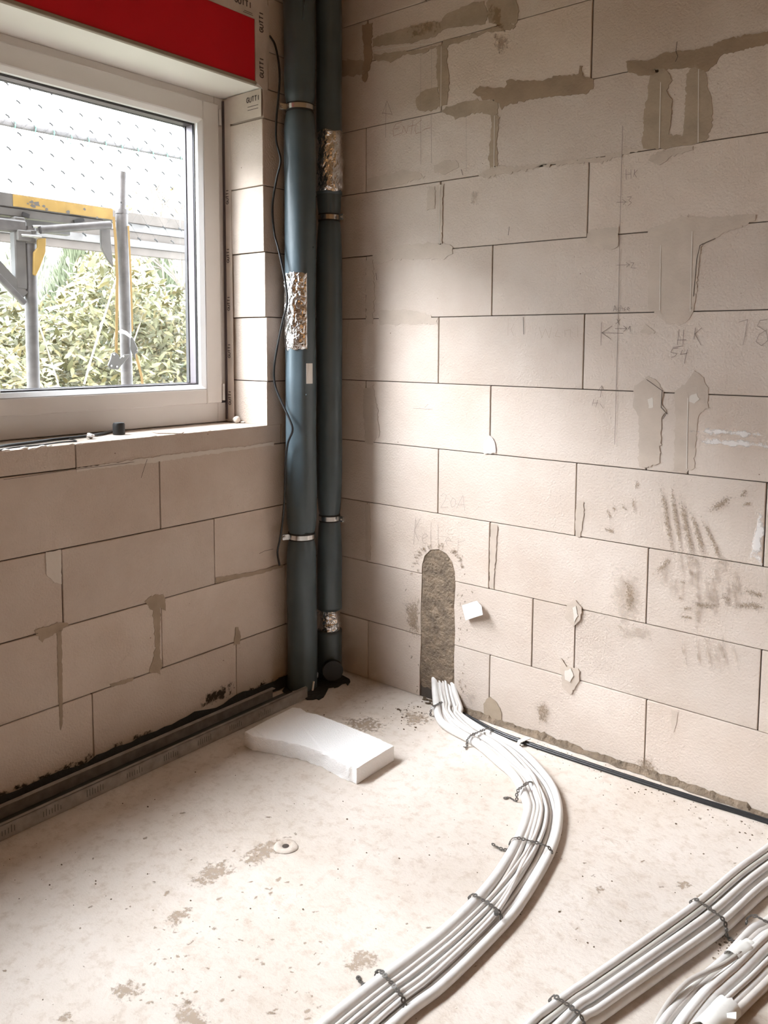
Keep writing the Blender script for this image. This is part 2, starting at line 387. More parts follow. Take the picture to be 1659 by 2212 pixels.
for k in range(4, 12):
    z0, z1 = courses[k], courses[k+1]; ys = [WY1, -4.05 if k % 2 else -3.85, -4.5, RY]
    for a, b in zip(ys, ys[1:]): lblock([(a-g, z0+g), (b+g, z0+g), (b+g, z1-g), (a-g, z1-g)])

# ------------------------------------------------------------------ thin mortar smears, painted shade strips, stains and pencil marks on the walls
def rough_poly(pts, step, amp):
    out = []
    for a, b in zip(pts, pts[1:]+pts[:1]):
        a = Vector(a); b = Vector(b); n = max(1, int((b-a).length/step))
        for i in range(n):
            p = a.lerp(b, i/n); q = Vector((p.x, p.y, 0))*.35
            out.append((p.x+noise.noise(q)*amp, p.y+noise.noise(q+Vector((9, 5, 2)))*amp))
    return out
def smear(px, mat, wall='R', th=.0012, name='mortar_or_shade_smear', amp=5, step=5):
    pts = rough_poly(px, step, amp); m = MB()
    if wall == 'R': m.prism([ony(x, y, -.0013) for x, y in pts], (0, -th, 0)); par = wr
    else: m.prism([onx(x, y, .0011) for x, y in pts], (th, 0, 0)); par = wl
    return m.build(name, mat, par)
def toworld(p, wall, h):
    return ony(p[0], p[1], -h) if wall == 'R' else onx(p[0], p[1], h) if wall == 'L' else onz(p[0], p[1], h)
def stain(px, mat, wall='R', h=.0032, inner=.55, name='stain', par=None):
    m = MB(); pts = rough_poly(px, 9, 4); cx = sum(p[0] for p in pts)/len(pts); cy_ = sum(p[1] for p in pts)/len(pts); n = len(pts)
    m.v = [tuple(toworld((cx, cy_), wall, h))]; m.a = [1.0]
    for s, a in ((inner, .75), (1.25, 0)):
        for p in pts: m.v.append(tuple(toworld((cx+(p[0]-cx)*s, cy_+(p[1]-cy_)*s), wall, h))); m.a.append(a)
    for i in range(n):
        j = (i+1) % n; m.f.append([0, 1+i, 1+j]); m.f.append([1+i, 1+n+i, 1+n+j, 1+j])
    return m.build(name, mat, par if par is not None else (wr if wall == 'R' else wl), recalc=False)
def streak(px, wd, mat, wall='R', h=.0036, name='scuff_mark', par=None):
    m = MB(); m.a = []; P = [Vector((x, y, 0)) for x, y in px]; P = resample(spline(P, 5), max(6, len(px)*4)) if len(P) > 2 else resample(P, 8)
    n = len(P)
    for i, p in enumerate(P):
        t = (P[min(i+1, n-1)]-P[max(i-1, 0)]).normalized(); nr = Vector((-t.y, t.x, 0)); e = min(1, 2.5*min(i, n-1-i)/(n-1)+.15)
        for s, a in ((-1, 0), (0, 1), (1, 0)):
            q = p+nr*s*wd; m.v.append(tuple(toworld((q.x, q.y), wall, h))); m.a.append(a*e)
    for i in range(n-1):
        for j in (0, 1): a = i*3+j; m.f.append([a, a+1, a+4, a+3])
    return m.build(name, mat, par if par is not None else (wr if wall == 'R' else wl), recalc=False)
def stroke(lines, mat, wd=.0012, wall='R', h=.0030, name='pencil_mark'):
    m = MB()
    for px in lines:
        P = [toworld(p, wall, h) for p in px]
        nrm = Vector((0, -1, 0)) if wall == 'R' else Vector((1, 0, 0))
        for a, b in zip(P, P[1:]):
            d = (b-a).normalized(); s = d.cross(nrm)*wd/2; k = len(m.v); e = d*wd*.3
            m.v += [tuple(a-s-e), tuple(b-s+e), tuple(b+s+e), tuple(a+s-e)]; m.f.append([k, k+1, k+2, k+3])
    return m.build(name, mat, wr if wall == 'R' else wl, recalc=False)

OL, BR, LI, PA = M['mortar_olive'], M['mortar_brown'], M['mortar_light'], M['mortar_pale']
smear([(805,82),(905,52),(955,45),(965,30),(1015,8),(1045,3),(1055,30),(1050,52),(960,62),(940,80),(890,92),(806,102)], OL)
smear([(808,118),(850,113),(905,108),(955,96),(960,88),(1050,66),(1075,57),(1118,48),(1110,62),(1085,68),(1052,70),(1000,90),(965,98),(940,104),(915,115),(870,119),(850,134),(808,128)], OL)
smear([(1052,-10),(1112,-10),(1120,25),(1117,50),(1090,56),(1055,50)], OL)
stain([(1056,8),(1082,5),(1090,30),(1088,60),(1095,72),(1070,72),(1052,45)], M['s_orange'])
stain([(880,58),(925,46),(957,42),(950,62),(925,78),(885,84)], M['s_orange'])
stain([(1060,70),(1100,70),(1105,110),(1070,120)], M['s_orange'])
smear([(942,102),(968,95),(966,140),(971,170),(965,228),(952,232),(948,200),(942,150),(946,120)], OL)
smear([(925,192),(945,188),(952,230),(930,241),(902,238),(898,215),(910,198)], OL)
smear([(952,240),(965,232),(1000,220),(1030,216),(1066,216),(1075,222),(1075,245),(1066,250),(1040,242),(985,256)], OL)
smear([(1022,200),(1033,187),(1090,190),(1098,172),(1150,176),(1200,165),(1250,160),(1252,142),(1258,142),(1260,165),(1283,170),(1280,190),(1265,203),(1200,208),(1150,215),(1100,225),(1085,235),(1068,215),(1040,215)], BR)
smear([(1060,245),(1068,240),(1078,250),(1078,275),(1073,300),(1075,360),(1060,362),(1055,350),(1056,320),(1062,280)], OL)
smear([(793,387),(870,367),(900,370),(920,382),(870,398),(795,412)], LI)
smear([(938,360),(960,346),(990,348),(990,360),(960,378),(940,372)], LI)
smear([(1030,378),(1068,358),(1120,360),(1200,350),(1300,338),(1370,318),(1378,326),(1300,350),(1200,356),(1130,368),(1040,384)], LI, amp=7)
smear([(1352,132),(1400,130),(1440,112),(1500,108),(1540,100),(1560,85),(1640,72),(1675,62),(1675,92),(1640,100),(1560,118),(1540,145),(1525,155),(1500,145),(1440,150),(1400,165),(1360,158)], BR)
smear([(1405,150),(1433,148),(1450,165),(1450,175),(1440,195),(1452,218),(1450,260),(1445,293),(1475,292),(1480,240),(1483,160),(1500,140),(1525,155),(1530,190),(1541,235),(1538,275),(1525,305),(1500,312),(1430,322),(1388,322),(1392,230),(1400,200)], OL)
smear([(1420,328),(1500,316),(1495,325),(1445,340),(1425,358),(1400,345)], LI)
smear([(1272,500),(1280,495),(1337,490),(1337,530),(1320,540),(1290,535),(1265,520)], LI)
smear([(1400,495),(1440,480),(1475,468),(1530,470),(1632,462),(1632,478),(1600,490),(1560,505),(1545,515),(1515,530),(1512,560),(1505,620),(1498,675),(1485,695),(1470,702),(1440,700),(1420,678),(1400,670),(1400,600),(1405,560),(1410,530)], LI)
smear([(1370,835),(1400,812),(1422,825),(1432,845),(1430,870),(1440,890),(1430,900),(1425,1000),(1400,1010),(1380,1008),(1380,900),(1368,880)], LI)
smear([(1455,850),(1480,830),(1500,800),(1520,815),(1530,840),(1530,880),(1510,895),(1505,925),(1500,1010),(1485,1020),(1455,1018),(1457,950),(1460,900)], LI)
smear([(1382,718),(1396,702),(1418,718),(1400,723)], LI)
smear([(1045,955),(1058,940),(1070,955),(1070,978),(1045,980)], PA, name='mortar_dab', amp=3)
smear([(1226,1302),(1245,1297),(1258,1312),(1254,1340),(1238,1352),(1222,1335)], LI, th=.004, name='mortar_dab', amp=3)
smear([(1213,1420),(1225,1440),(1250,1445),(1252,1470),(1233,1500),(1215,1485),(1212,1455)], LI, th=.003, name='mortar_dab', amp=3)
smear([(1222,1450),(1235,1443),(1240,1458),(1232,1472),(1222,1466)], PA, th=.006, name='mortar_dab', amp=3)
smear([(1238,1312),(1246,1308),(1250,1330),(1242,1342)], PA, th=.006, name='mortar_dab', amp=2)
smear([(1400,862),(1410,858),(1412,880),(1402,882)], PA, th=.002, name='mortar_dab', amp=2)
smear([(1490,855),(1505,850),(1512,862),(1500,872),(1488,868)], PA, th=.002, name='mortar_dab', amp=2)
smear([(808,545),(880,528),(925,524),(975,530),(980,548),(960,558),(900,560),(850,562),(810,572)], LI, amp=6)
smear([(815,672),(870,668),(905,672),(945,688),(945,700),(820,702)], LI, amp=5)
smear([(790,560),(806,560),(810,640),(806,700),(790,700)], LI); smear([(786,840),(806,830),(815,880),(820,940),(805,960),(790,960),(785,900)], LI)  # painted shade: two darker strips at the shadow edge beside the pipes
smear([(784,55),(804,50),(804,130),(790,178),(782,175),(785,110)], BR); smear([(738,130),(785,130),(785,160),(738,166)], OL)
smear([(789,1090),(800,1088),(801,1210),(790,1212)], LI, amp=3)
smear([(1060,1130),(1075,1135),(1071,1200),(1066,1270),(1057,1268)], LI, amp=3); smear([(1246,1080),(1261,1085),(1261,1110),(1254,1160),(1242,1158)], LI, amp=3)
smear([(943,400),(958,398),(956,440),(955,525),(948,525),(942,440)], LI, amp=3); smear([(925,405),(940,402),(940,450),(922,455)], LI, amp=3)
smear([(1045,1520),(1058,1505),(1072,1515),(1085,1540),(1083,1562),(1045,1550)], OL, amp=3)
smear([(1450,1533),(1464,1538),(1462,1560),(1455,1582),(1450,1560)], LI, amp=2)
# light squeezed mortar beads in joints
for l in ([(953,100),(952,232)], [(1068,250),(1067,362)], [(1427,178),(1424,320)], [(1509,150),(1508,308)], [(1427,530),(1425,670)], [(1495,500),(1491,672)], [(1486,860),(1483,1012)], [(950,400),(949,528)], [(806,110),(870,100),(935,94)]):
    stroke([l], PA, wd=.0028, name='mortar_bead', h=.0036)
for l in ([(1397,820),(1432,845)], [(1505,560),(1512,530),(1545,515)], [(1505,560),(1498,640)], [(1463,90),(1460,110),(1464,122),(1459,133)], [(1130,685),(1131,722)], [(1100,490),(1098,508)], [(812,590),(814,605)], [(996,366),(1000,378)], [(1430,845),(1428,880),(1440,893),(1432,905)]):
    stroke([l], M['joint'], wd=.0018, name='crack', h=.0034)
# scuffs in the middle of the wall
for l, wd in (([(1425,1035),(1432,1070),(1440,1120),(1450,1175),(1460,1210)], 7), ([(1450,1035),(1455,1090),(1465,1150),(1475,1210)], 6), ([(1465,1060),(1478,1120),(1492,1180),(1500,1230)], 8),
              ([(1482,1090),(1500,1130),(1515,1180),(1525,1220)], 7), ([(1510,1110),(1530,1150),(1548,1190),(1560,1230)], 6), ([(1525,1110),(1555,1090),(1585,1068)], 10), ([(1600,1078),(1612,1056)], 6), ([(1600,1092),(1625,1085)], 5),
              ([(1303,1140),(1330,1152)], 5), ([(1310,1100),(1320,1122)], 4), ([(1322,1090),(1330,1106)], 4), ([(1342,1090),(1356,1105)], 4), ([(1378,1035),(1372,1060)], 4), ([(1366,1075),(1372,1110)], 4),
              ([(1410,1245),(1430,1225),(1455,1200)], 7), ([(1463,1290),(1480,1297)], 4), ([(1485,1304),(1530,1308),(1560,1302)], 7), ([(1470,1315),(1500,1314)], 6), ([(1465,1332),(1500,1335)], 6),
              ([(1560,1280),(1570,1295),(1580,1310)], 10), ([(1575,1310),(1620,1308),(1659,1315)], 8), ([(1465,1255),(1485,1260)], 5), ([(1350,1250),(1362,1290),(1356,1330)], 10), ([(1600,1275),(1659,1290)], 7)):
    streak(l, wd*1.5, M['s_brown'])
for i in range(22):
    x = rnd(1425, 1590); y = rnd(1180, 1300); streak([(x, y), (x+rnd(0, 16), y+rnd(50, 90))], rnd(7, 15), M['s_soft'])
stain([(1325,1220),(1380,1240),(1390,1340),(1340,1360),(1320,1300)], M['s_soft'])
stain([(1155,1520),(1175,1515),(1190,1535),(1180,1565),(1165,1560)], M['s_brown']); stain([(1370,1640),(1400,1632),(1425,1660),(1415,1690),(1380,1672)], M['s_brown'])
stain([(1330,1350),(1400,1350),(1410,1385),(1340,1380)], M['s_soft']); stain([(1000,1495),(1030,1500),(1020,1530)], M['s_soft'])
stain([(1015,415),(1035,412),(1030,445),(1018,440)], M['s_soft'])
for i in range(16):
    x = rnd(1470, 1600); streak([(x, rnd(1350, 1400)), (x+rnd(5, 22), rnd(1420, 1470))], 4, M['s_soft'])
for l in ([(1485,932),(1560,933),(1680,942)], [(1485,955),(1560,956),(1680,966)]): streak(l, 9, M['s_white'])
stain([(1640,1100),(1650,1110),(1645,1215),(1615,1215)], M['s_white'])
# crumbs of mortar thrown around the chase
for i in range(46):
    sgn = random.choice((-1, 1)); x = (905 if sgn < 0 else 990) + sgn*abs(random.gauss(0, 14)); y = rnd(1195, 1500)
    streak([(x, y), (x+rnd(-4, 4), y+rnd(4, 12))], rnd(2, 4), M['s_brown'], name='mortar_splash')
for i in range(26):
    a = rnd(0, PI); streak([(945+math.cos(a)*rnd(38, 50), 1225-math.sin(a)*rnd(34, 46)), (945+math.cos(a)*58, 1225-math.sin(a)*54)], 4, M['s_brown'], name='mortar_splash')
stain([(870,1300),(905,1290),(908,1380),(880,1370)], M['s_brown'])
# left wall
smear([(98,1193),(132,1187),(133,1262),(118,1258),(100,1242)], PA, 'L', amp=2)
smear([(72,1362),(100,1354),(128,1345),(150,1347),(132,1362),(90,1384)], OL, 'L'); smear([(123,1365),(133,1360),(135,1500),(135,1562),(130,1578),(126,1500)], OL, 'L', amp=2)
smear([(312,1300),(325,1287),(352,1283),(358,1295),(356,1320),(346,1312),(345,1420),(352,1438),(345,1455),(322,1452),(336,1400),(330,1320)], OL, 'L', amp=4)
smear([(509,1355),(515,1355),(520,1375),(518,1392),(505,1393)], OL, 'L', amp=2); smear([(237,1478),(290,1462),(286,1472),(240,1484)], OL, 'L', amp=3)
smear([(465,1248),(515,1240),(560,1232),(610,1218),(610,1225),(560,1240),(510,1250),(468,1260)], OL, 'L', amp=2)
smear([(166,1012),(345,985),(430,975),(520,965),(590,955),(590,962),(430,984),(345,997),(166,1018)], PA, 'L', th=.0008, amp=4)
stroke([[(318,992),(312,1010),(305,1032)], [(560,1196),(572,1190),(590,1186)], [(72,1370),(82,1368)]], M['joint'], 'L' and .0016, 'L', name='scratch')
stroke([[(8,1036),(60,1029),(154,1015),(230,1006),(290,998)]], M['joint'], .0012, 'L', name='scratch')
# soot-like damp line along the foot of the left wall
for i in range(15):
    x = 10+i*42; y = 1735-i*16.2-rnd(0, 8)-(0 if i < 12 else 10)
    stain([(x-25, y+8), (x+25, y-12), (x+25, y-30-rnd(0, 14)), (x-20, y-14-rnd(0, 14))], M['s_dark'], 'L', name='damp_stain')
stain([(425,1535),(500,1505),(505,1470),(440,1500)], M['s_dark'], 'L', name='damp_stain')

Pn, Pf = M['pencil'], M['pencil_faint']
stroke([[(833,297),(834,225)], [(826,246),(836,218),(847,247),(826,244)]], Pn)
stroke([[(868,263),(855,268),(849,280),(850,294),(866,288)], [(852,279),(863,276)], [(868,290),(872,273),(878,288),(882,270)], [(892,260),(888,290)], [(884,273),(897,270)], [(910,260),(899,268),(896,280),(899,289),(910,285)], [(912,283),(920,278),(930,276)]], M['pencil_red'], name='pencil_word')
stroke([[(908.5,252),(909,355)], [(931,248),(932,352)]], Pn, .0010); stroke([[(909,90),(908,240)], [(932,90),(932,190)], [(1007,250),(1007,370)]], Pf, .0010)
stroke([[(1352,366),(1353,388)], [(1363,366),(1363,386)], [(1352,377),(1363,376)], [(1371,366),(1369,382)], [(1377,367),(1370,375),(1375,383)]], Pn, name='pencil_word')
stroke([[(1345,272),(1342,380),(1339,500),(1335,700),(1331,840),(1328,960)]], Pn, .0013)
stroke([[(1332,437),(1352,436)], [(1345,431),(1352,436),(1346,442)], [(1355,426),(1364,425),(1358,433),(1364,438),(1356,445)]], Pn)
stroke([[(1332,573),(1360,572)], [(1353,567),(1360,572),(1353,577)], [(1362,567),(1369,568),(1363,578),(1373,580)]], Pn)
stroke([[(1325,672),(1328,660),(1333,672)], [(1326,668),(1331,668)], [(1338,664),(1334,668),(1338,672)], [(1341,659),(1341,672)], [(1341,666),(1345,666),(1345,672)], [(1351,664),(1348,667),(1351,669),(1347,672)], [(1354,668),(1360,667),(1357,663),(1354,668),(1360,672)]], Pn, name='pencil_word')
stroke([[(1299,697),(1298,746)], [(1322,704),(1300,719),(1320,733)], [(1300,719),(1345,720)], [(1329,710),(1354,710)], [(1347,704),(1354,710),(1347,716)], [(1357,711),(1361,704),(1361,716)], [(1330,700),(1340,690)], [(1333,690),(1338,702)]], Pn, .0014)
stroke([[(1467,712),(1463,745)], [(1477,712),(1475,745)], [(1463,735),(1482,734)], [(1502,708),(1499,733)], [(1516,708),(1501,721),(1514,745)], [(1453,751),(1476,747)], [(1465,752),(1453,753),(1449,761),(1462,764),(1458,770),(1450,772)], [(1474,756),(1470,766),(1484,763)], [(1485,755),(1478,785)]], Pn, .0014, name='pencil_word')
stroke([[(1596,696),(1615,690),(1611,715),(1605,745)], [(1657,690),(1642,692),(1636,704),(1655,716),(1659,735),(1645,747),(1633,738),(1640,722),(1657,712)]], Pf, .0014, name='pencil_word')
stroke([[(1297,858),(1300,835)], [(1292,845),(1300,833),(1304,843)], [(1283,862),(1279,876)], [(1291,864),(1287,880)], [(1281,871),(1292,870)], [(1296,872),(1303,882)]], Pn)
stroke([[(952,1072),(958,1066),(964,1070),(962,1080),(952,1096),(968,1097)], [(978,1075),(973,1086),(976,1096),(983,1092),(984,1080),(978,1075)], [(986,1098),(1000,1070),(1004,1104)], [(989,1091),(1003,1090)]], Pf, .0012, name='pencil_word')
stroke([[(898,1118),(893,1176)], [(908,1120),(895,1145),(904,1168)], [(914,1163),(924,1158),(918,1152),(911,1160),(914,1172),(922,1174)], [(931,1128),(930,1178)], [(946,1134),(946,1174)], [(962,1168),(974,1168),(968,1160),(962,1168),(966,1178)], [(990,1165),(988,1200)], [(990,1172),(1005,1167)]], Pf, .0012, name='pencil_word')
stroke([[(892,882),(935,884)], [(918,880),(925,873)]], Pf)
stroke([[(1098,688),(1097,725)], [(1110,700),(1104,712),(1110,726)], [(1165,706),(1170,730),(1178,710),(1186,730),(1192,706)], [(1205,712),(1199,726),(1210,728)], [(1220,712),(1220,728)], [(1222,714),(1232,712),(1232,728)], [(1248,704),(1248,728)]], M['mortar_brown'], .0007, name='pencil_word')
stroke([[(755,1160-480),(750,720),(748,755)]], Pf, .0009)

# ------------------------------------------------------------------ window
def frame_mb(m, x0, x1, yo0, yo1, zo0, zo1, yi0, yi1, zi0, zi1):
    # rectangular ring, y0 side near the corner (larger y)
    m.box((x0, yi0, zo0), (x1, yo0, zo1)); m.box((x0, yo1, zo0), (x1, yi1, zo1))
    m.box((x0, yi1, zo0), (x1, yi0, zi0)); m.box((x0, yi1, zi1), (x1, yi0, zo1)); return m
win = empty('window_1', (-.27, -1.4, 1.08), kind='structure')
of = MB(); frame_mb(of, -.312, -.234, WY0, WY1, 1.0805, HZ, WY0-.052, WY1+.052, 1.165, HZ-.036)
of.box((-.312, -1.425, 1.16), (-.234, -1.385, HZ-.03)).box((-.312, -2.473, 1.16), (-.234, -2.433, HZ-.03))
of.build('window_frame', M['pvc'], win, bevel=.003)
for (ya, yb) in ((-.387, -1.375), (-1.435, -2.423), (-2.483, -3.471)):
    sx = empty('sash', (0, 0, 0)); sx.parent = win
    bev = MB(); gy0, gy1, gz0, gz1 = ya-.094, yb+.094, 1.234, 2.243
    frame_mb(bev, -.3, -.217, ya, yb, 1.158, 2.330, gy0+.016, gy1-.016, gz0-.016, gz1+.016).build('sash_frame', M['pvc'], sx, bevel=.004)
    bd_ = MB()
    # slanted glazing bead
    out = [(-.219, gy0+.016, gz0-.016), (-.219, gy1-.016, gz0-.016), (-.219, gy1-.016, gz1+.016), (-.219, gy0+.016, gz1+.016)]
    inn = [(-.232, gy0, gz0), (-.232, gy1, gz0), (-.232, gy1, gz1), (-.232, gy0, gz1)]
    bk = [(-.250, gy0, gz0), (-.250, gy1, gz0), (-.250, gy1, gz1), (-.250, gy0, gz1)]
    bd_.v = out+inn+bk
    for i in range(4): j = (i+1) % 4; bd_.f += [[i, j, 4+j, 4+i], [4+i, 4+j, 8+j, 8+i]]
    bd_.build('glazing_bead', M['pvc_bead'], sx)
    frame_mb(MB(), -.254, -.250, gy0+.01, gy1-.01, gz0-.01, gz1+.01, gy0-.004, gy1+.004, gz0+.004, gz1-.004).build('gasket', M['gasket'], sx)
    frame_mb(MB(), -.292, -.256, gy0+.012, gy1-.012, gz0-.012, gz1+.012, gy0-.006, gy1+.006, gz0+.006, gz1-.006).build('glass_spacer', M['spacer'], sx)
    frame_mb(MB(), -.312, -.296, gy0+.012, gy1-.012, gz0-.012, gz1+.012, gy0-.009, gy1+.009, gz0+.008, gz1-.006).build('outer_gasket', M['gasket'], sx)
    for X in (-.255, -.294):
        gm = MB(); gm.v = [(X, gy0+.01, gz0-.01), (X, gy1-.01, gz0-.01), (X, gy1-.01, gz1+.01), (X, gy0+.01, gz1+.01)]; gm.f = [[0, 1, 2, 3]]
        gm.build('glass_pane', M['glass'], sx, recalc=False)
    if ya > -1:
        h = MB().tube([(-.226, ya+.012, 1.168), (-.226, ya+.012, 1.235)], .007, 10); h.build('hinge_cover', M['pvc'], sx, smooth='auto')
        h = MB().tube([(-.226, ya+.012, 2.255), (-.226, ya+.012, 2.315)], .006, 10); h.build('hinge_cover', M['pvc'], sx, smooth='auto')
        MB().box((-.234, ya+.004, 1.158), (-.224, ya+.022, 1.167)).build('hinge_pin', M['gasket'], sx)
settle(win)
# soffit board and dark gap under the frame
tag(MB().box((-.345, WY1, HZ), (-.0105, WY0-.0, HZ+.012)).build('trim_1', M['soffit']), kind='structure')
tag(MB().box((-.31, WY1, SZ+.001), (-.236, WY0, 1.0805)).build('trim_2', M['gasket']), kind='structure')
# roller shutter box over the window
rb = empty('roller_shutter_box', (0, -1.4, 2.36), label='red-faced roller shutter box with taped edges above the window', cat='shutter box')
MB().box((-.24, WY1+.03, 2.3745), (.001, -.392, 2.598)).build('front_panel', M['red'], rb, bevel=.001)['label'] = 'bright red front panel'
MB().box((-.010, WY1+.02, 2.3600), (.006, -.388, 2.3742)).build('bottom_profile', M['profile'], rb, bevel=.002)
tp = MB().prism([(.0022, y, z) for y, z in [(-.392, 2.372), (-.375, 2.366), (-.352, 2.352), (-.330, 2.358), (-.322, 2.50), (-.320, 2.66), (-.34, 2.678), (-.9, 2.682), (-1.6, 2.678), (-3.45, 2.675), (-3.45, 2.598), (-1.4, 2.598), (-.392, 2.598)]], (.0012, 0, 0))
tp.build('edge_tape', M['fleece'], rb)
MB().box((-.24, WY1+.0, 2.3745), (-.001, WY0+.02, 2.698)).box((-.345, WY1, 2.374), (-.241, WY0, 2.698)).build('box_body', M['fleece'], rb)
settle(rb)
# printed tape along the reveal
def letters(txt, origin, ux, uy, h, mat, parent, name='printed_word'):
    # simple stroke capitals
    G = {'G': [[(1,.85),(.6,1),(.2,.9),(0,.5),(.2,.1),(.7,0),(1,.2),(1,.5),(.6,.5)]], 'U': [[(0,1),(0,.2),(.3,0),(.7,0),(1,.2),(1,1)]], 'T': [[(0,1),(1,1)],[(.5,1),(.5,0)]], 'I': [[(.5,0),(.5,1)]]}
    m = MB(); x = 0
    n = Vector(ux).cross(Vector(uy)).normalized()
    for c in txt:
        for ln in G[c]:
            P = [Vector(origin)+Vector(ux)*(x+p[0]*h*.62)+Vector(uy)*p[1]*h for p in ln]
            for a, b in zip(P, P[1:]):
                d = (b-a).normalized(); s = d.cross(n)*h*.13; k = len(m.v)
                m.v += [tuple(a-s), tuple(b-s), tuple(b+s), tuple(a+s)]; m.f.append([k, k+1, k+2, k+3])
        x += h*(.85 if c != 'I' else .6)
    return m.build(name, mat, parent, recalc=False)
rv = MB(); ys = WY0-.0125
rv.box((-.234, ys, 1.082), (-.185, ys+.004, 2.355)); rt_ = rv.build('reveal_tape', M['fleece'], wl)
MB().box((-.232, ys-.002, 1.09), (-.219, ys, 2.35)).build('foam_joint', M['spacer'], wl)
for z in (1.15, 1.34, 1.53, 1.72, 1.95): letters('GUTTI', (-.199, ys-.0012, z), (0, 0, 1), (-1, 0, 0), .014, M['print_ink'], wl)
MB().box((-.20, -.3585, 2.255), (-.004, -.3575, 2.358)).build('reveal_tape', M['fleece'], wl)
letters('GUTTI', (-.085, -.3592, 2.318), (1, 0, 0), (0, 0, 1), .018, M['print_ink'], wl)
m = MB()
for i in range(2): m.box((-.08, -.3593, 2.30-i*.012), (-.02, -.3590, 2.302-i*.012))
m.build('printed_line', M['print_ink'], wl)
a = onx(507, 8, .0036); letters('GUTTI', (.0038, a.y-.0, 2.630), (0, 1, 0), (0, 0, 1), .020, M['print_ink'], rb).location = -rb.location
m = MB(); m.box((.0036, -.445, 2.612), (.0038, -.405, 2.614)).box((.0036, -.45, 2.606), (.0038, -.402, 2.608)); m.build('printed_line', M['print_ink'], rb).location = -rb.location
for z in (2.395, 2.56): letters('GUTTI', (.0038, -.352, z), (0, 0, 1), (0, -1, 0), .018, M['print_ink'], rb).location = -rb.location

# ------------------------------------------------------------------ things on the window sill
def lump(c, r, sc=(1, 1, 1), seed=0, name='lump', mat=None, parent=None, sub=3, amp=.25):
    bm = bmesh.new(); bmesh.ops.create_icosphere(bm, subdivisions=sub, radius=r)
    for v in bm.verts:
        v.co *= 1+amp*noise.noise(v.co/r*1.3+Vector((seed, seed*2, 0))); v.co = Vector((v.co.x*sc[0], v.co.y*sc[1], v.co.z*sc[2]))
    zm = min(v.co.z for v in bm.verts)
    for v in bm.verts: v.co.z -= zm
    me = bpy.data.meshes.new(name); bm.to_mesh(me); bm.free(); me.polygons.foreach_set('use_smooth', [True]*len(me.polygons)); me.materials.append(mat)
    o = bpy.data.objects.new(name, me); C.objects.link(o); o.location = c
    if parent: o.parent = parent
    return o
random.seed(31)
for i in range(26):
    x = rnd(-10, 110) if i < 18 else rnd(110, 560); q = onx(x, 980-x*.105, 0)
    lump((rnd(-.012, .001), q.y, SZ-rnd(.002, .006)), rnd(.003, .007), (1, 2.2, .7), i, 'sill_chip', M['plaster'], wl, 1, .6)
p = onz(257, 939, SZ)
cap = MB(); nn = 20
for (r, z) in ((.018, 0), (.0205, .001), (.0205, .036), (.018, .041), (.013, .042)):
    for j in range(nn): t = 2*PI*j/nn; cap.v.append((p.x+math.cos(t)*r, p.y+math.sin(t)*r, SZ+.001+z))
for i in range(4):
    for j in range(nn): q = (j+1) % nn; cap.f.append([i*nn+j, i*nn+q, (i+1)*nn+q, (i+1)*nn+j])
cap.f += [[j for j in range(nn)], [4*nn+j for j in range(nn)]]
tag(cap.build('pipe_cap', M['rubber'], smooth='auto'), 'small black plastic cap standing on the window sill', 'cap')
p = onz(511, 914, SZ); tag(lump((p.x, p.y, SZ), .015, (1, 1, .9), 3, 'plaster_lump', M['plaster']), 'pale rounded plaster lump in the right corner of the window sill', 'rubble')
p = onz(521, 914, SZ); tag(lump((p.x+.004, p.y+.004, SZ), .009, (1.2, 1, .4), 5, 'plaster_chip', M['plaster']), 'flat little plaster chip leaning by the larger lump on the sill', 'rubble')
p = onz(195, 948, SZ); tag(lump((p.x, p.y, SZ), .012, (1.2, 1.2, .7), 9, 'foil_ball', M['foil'], sub=3, amp=.6), 'tiny crumpled silver foil ball on the window sill', 'foil')
P = [onz(x, y, SZ+.002) for x, y in ((325, 932), (398, 932.5), (392, 936.5), (340, 936))]
m = MB().prism(P, (0, 0, .0015)); tag(m.build('cardboard_strip', M['cardboard']), 'torn brown cardboard strip lying on the window sill', 'cardboard')
sc_ = [onz(x, y, SZ+.006) for x, y in ((-40, 975), (0, 965), (60, 957), (110, 950), (160, 945), (210, 939), (245, 931))]
tag(MB().tube(spline(sc_, 6), .005, 8).build('sill_cable', M['cable_black'], smooth=True), 'black cable lying on the sill along the foot of the window', 'cable')
sc_ = [onz(x, y, SZ+.004) for x, y in ((-40, 980), (20, 968), (80, 962), (135, 955), (165, 953), (150, 948))]
tag(MB().tube(spline(sc_, 6), .0025, 6).build('thin_wire', M['cable_black'], smooth=True), 'thin black wire with a curled end in front of the sill cable', 'wire')

# ------------------------------------------------------------------ downpipes in the corner
def pipe_body(cx, cyy, z0, z1, r, pinches, seed, amp=.0016, fade_pinch=.05, side=(0, 0)):
    m = MB(); n = 48; zs = []
    z = z0
    while z < z1: zs.append(z); z += .012
    zs.append(z1)
    for z in zs:
        rr = r
        for pz in pinches: rr -= .0065*math.exp(-((z-pz)/fade_pinch)**2)+.0055*math.exp(-((z-pz)/.022)**2)
        for j in range(n):
            t = 2*PI*j/n
            q = rr+amp*noise.noise(Vector((math.cos(t)*1.6+seed, math.sin(t)*1.6, z*3)))*2
            for pz in pinches:   # puckers at the clamp
                q -= .0065*math.exp(-abs(z-pz)/.08)*max(0, math.cos(3*t+seed))**8
            m.v.append((cx+math.cos(t)*q+side[0]*(z-z0), cyy+math.sin(t)*q+side[1]*(z-z0), z))
    for i in range(len(zs)-1):
        for j in range(n): k = (j+1) % n; m.f.append([i*n+j, i*n+k, (i+1)*n+k, (i+1)*n+j])
    m.f += [[j for j in reversed(range(n))], [(len(zs)-1)*n+j for j in range(n)]]
    return m
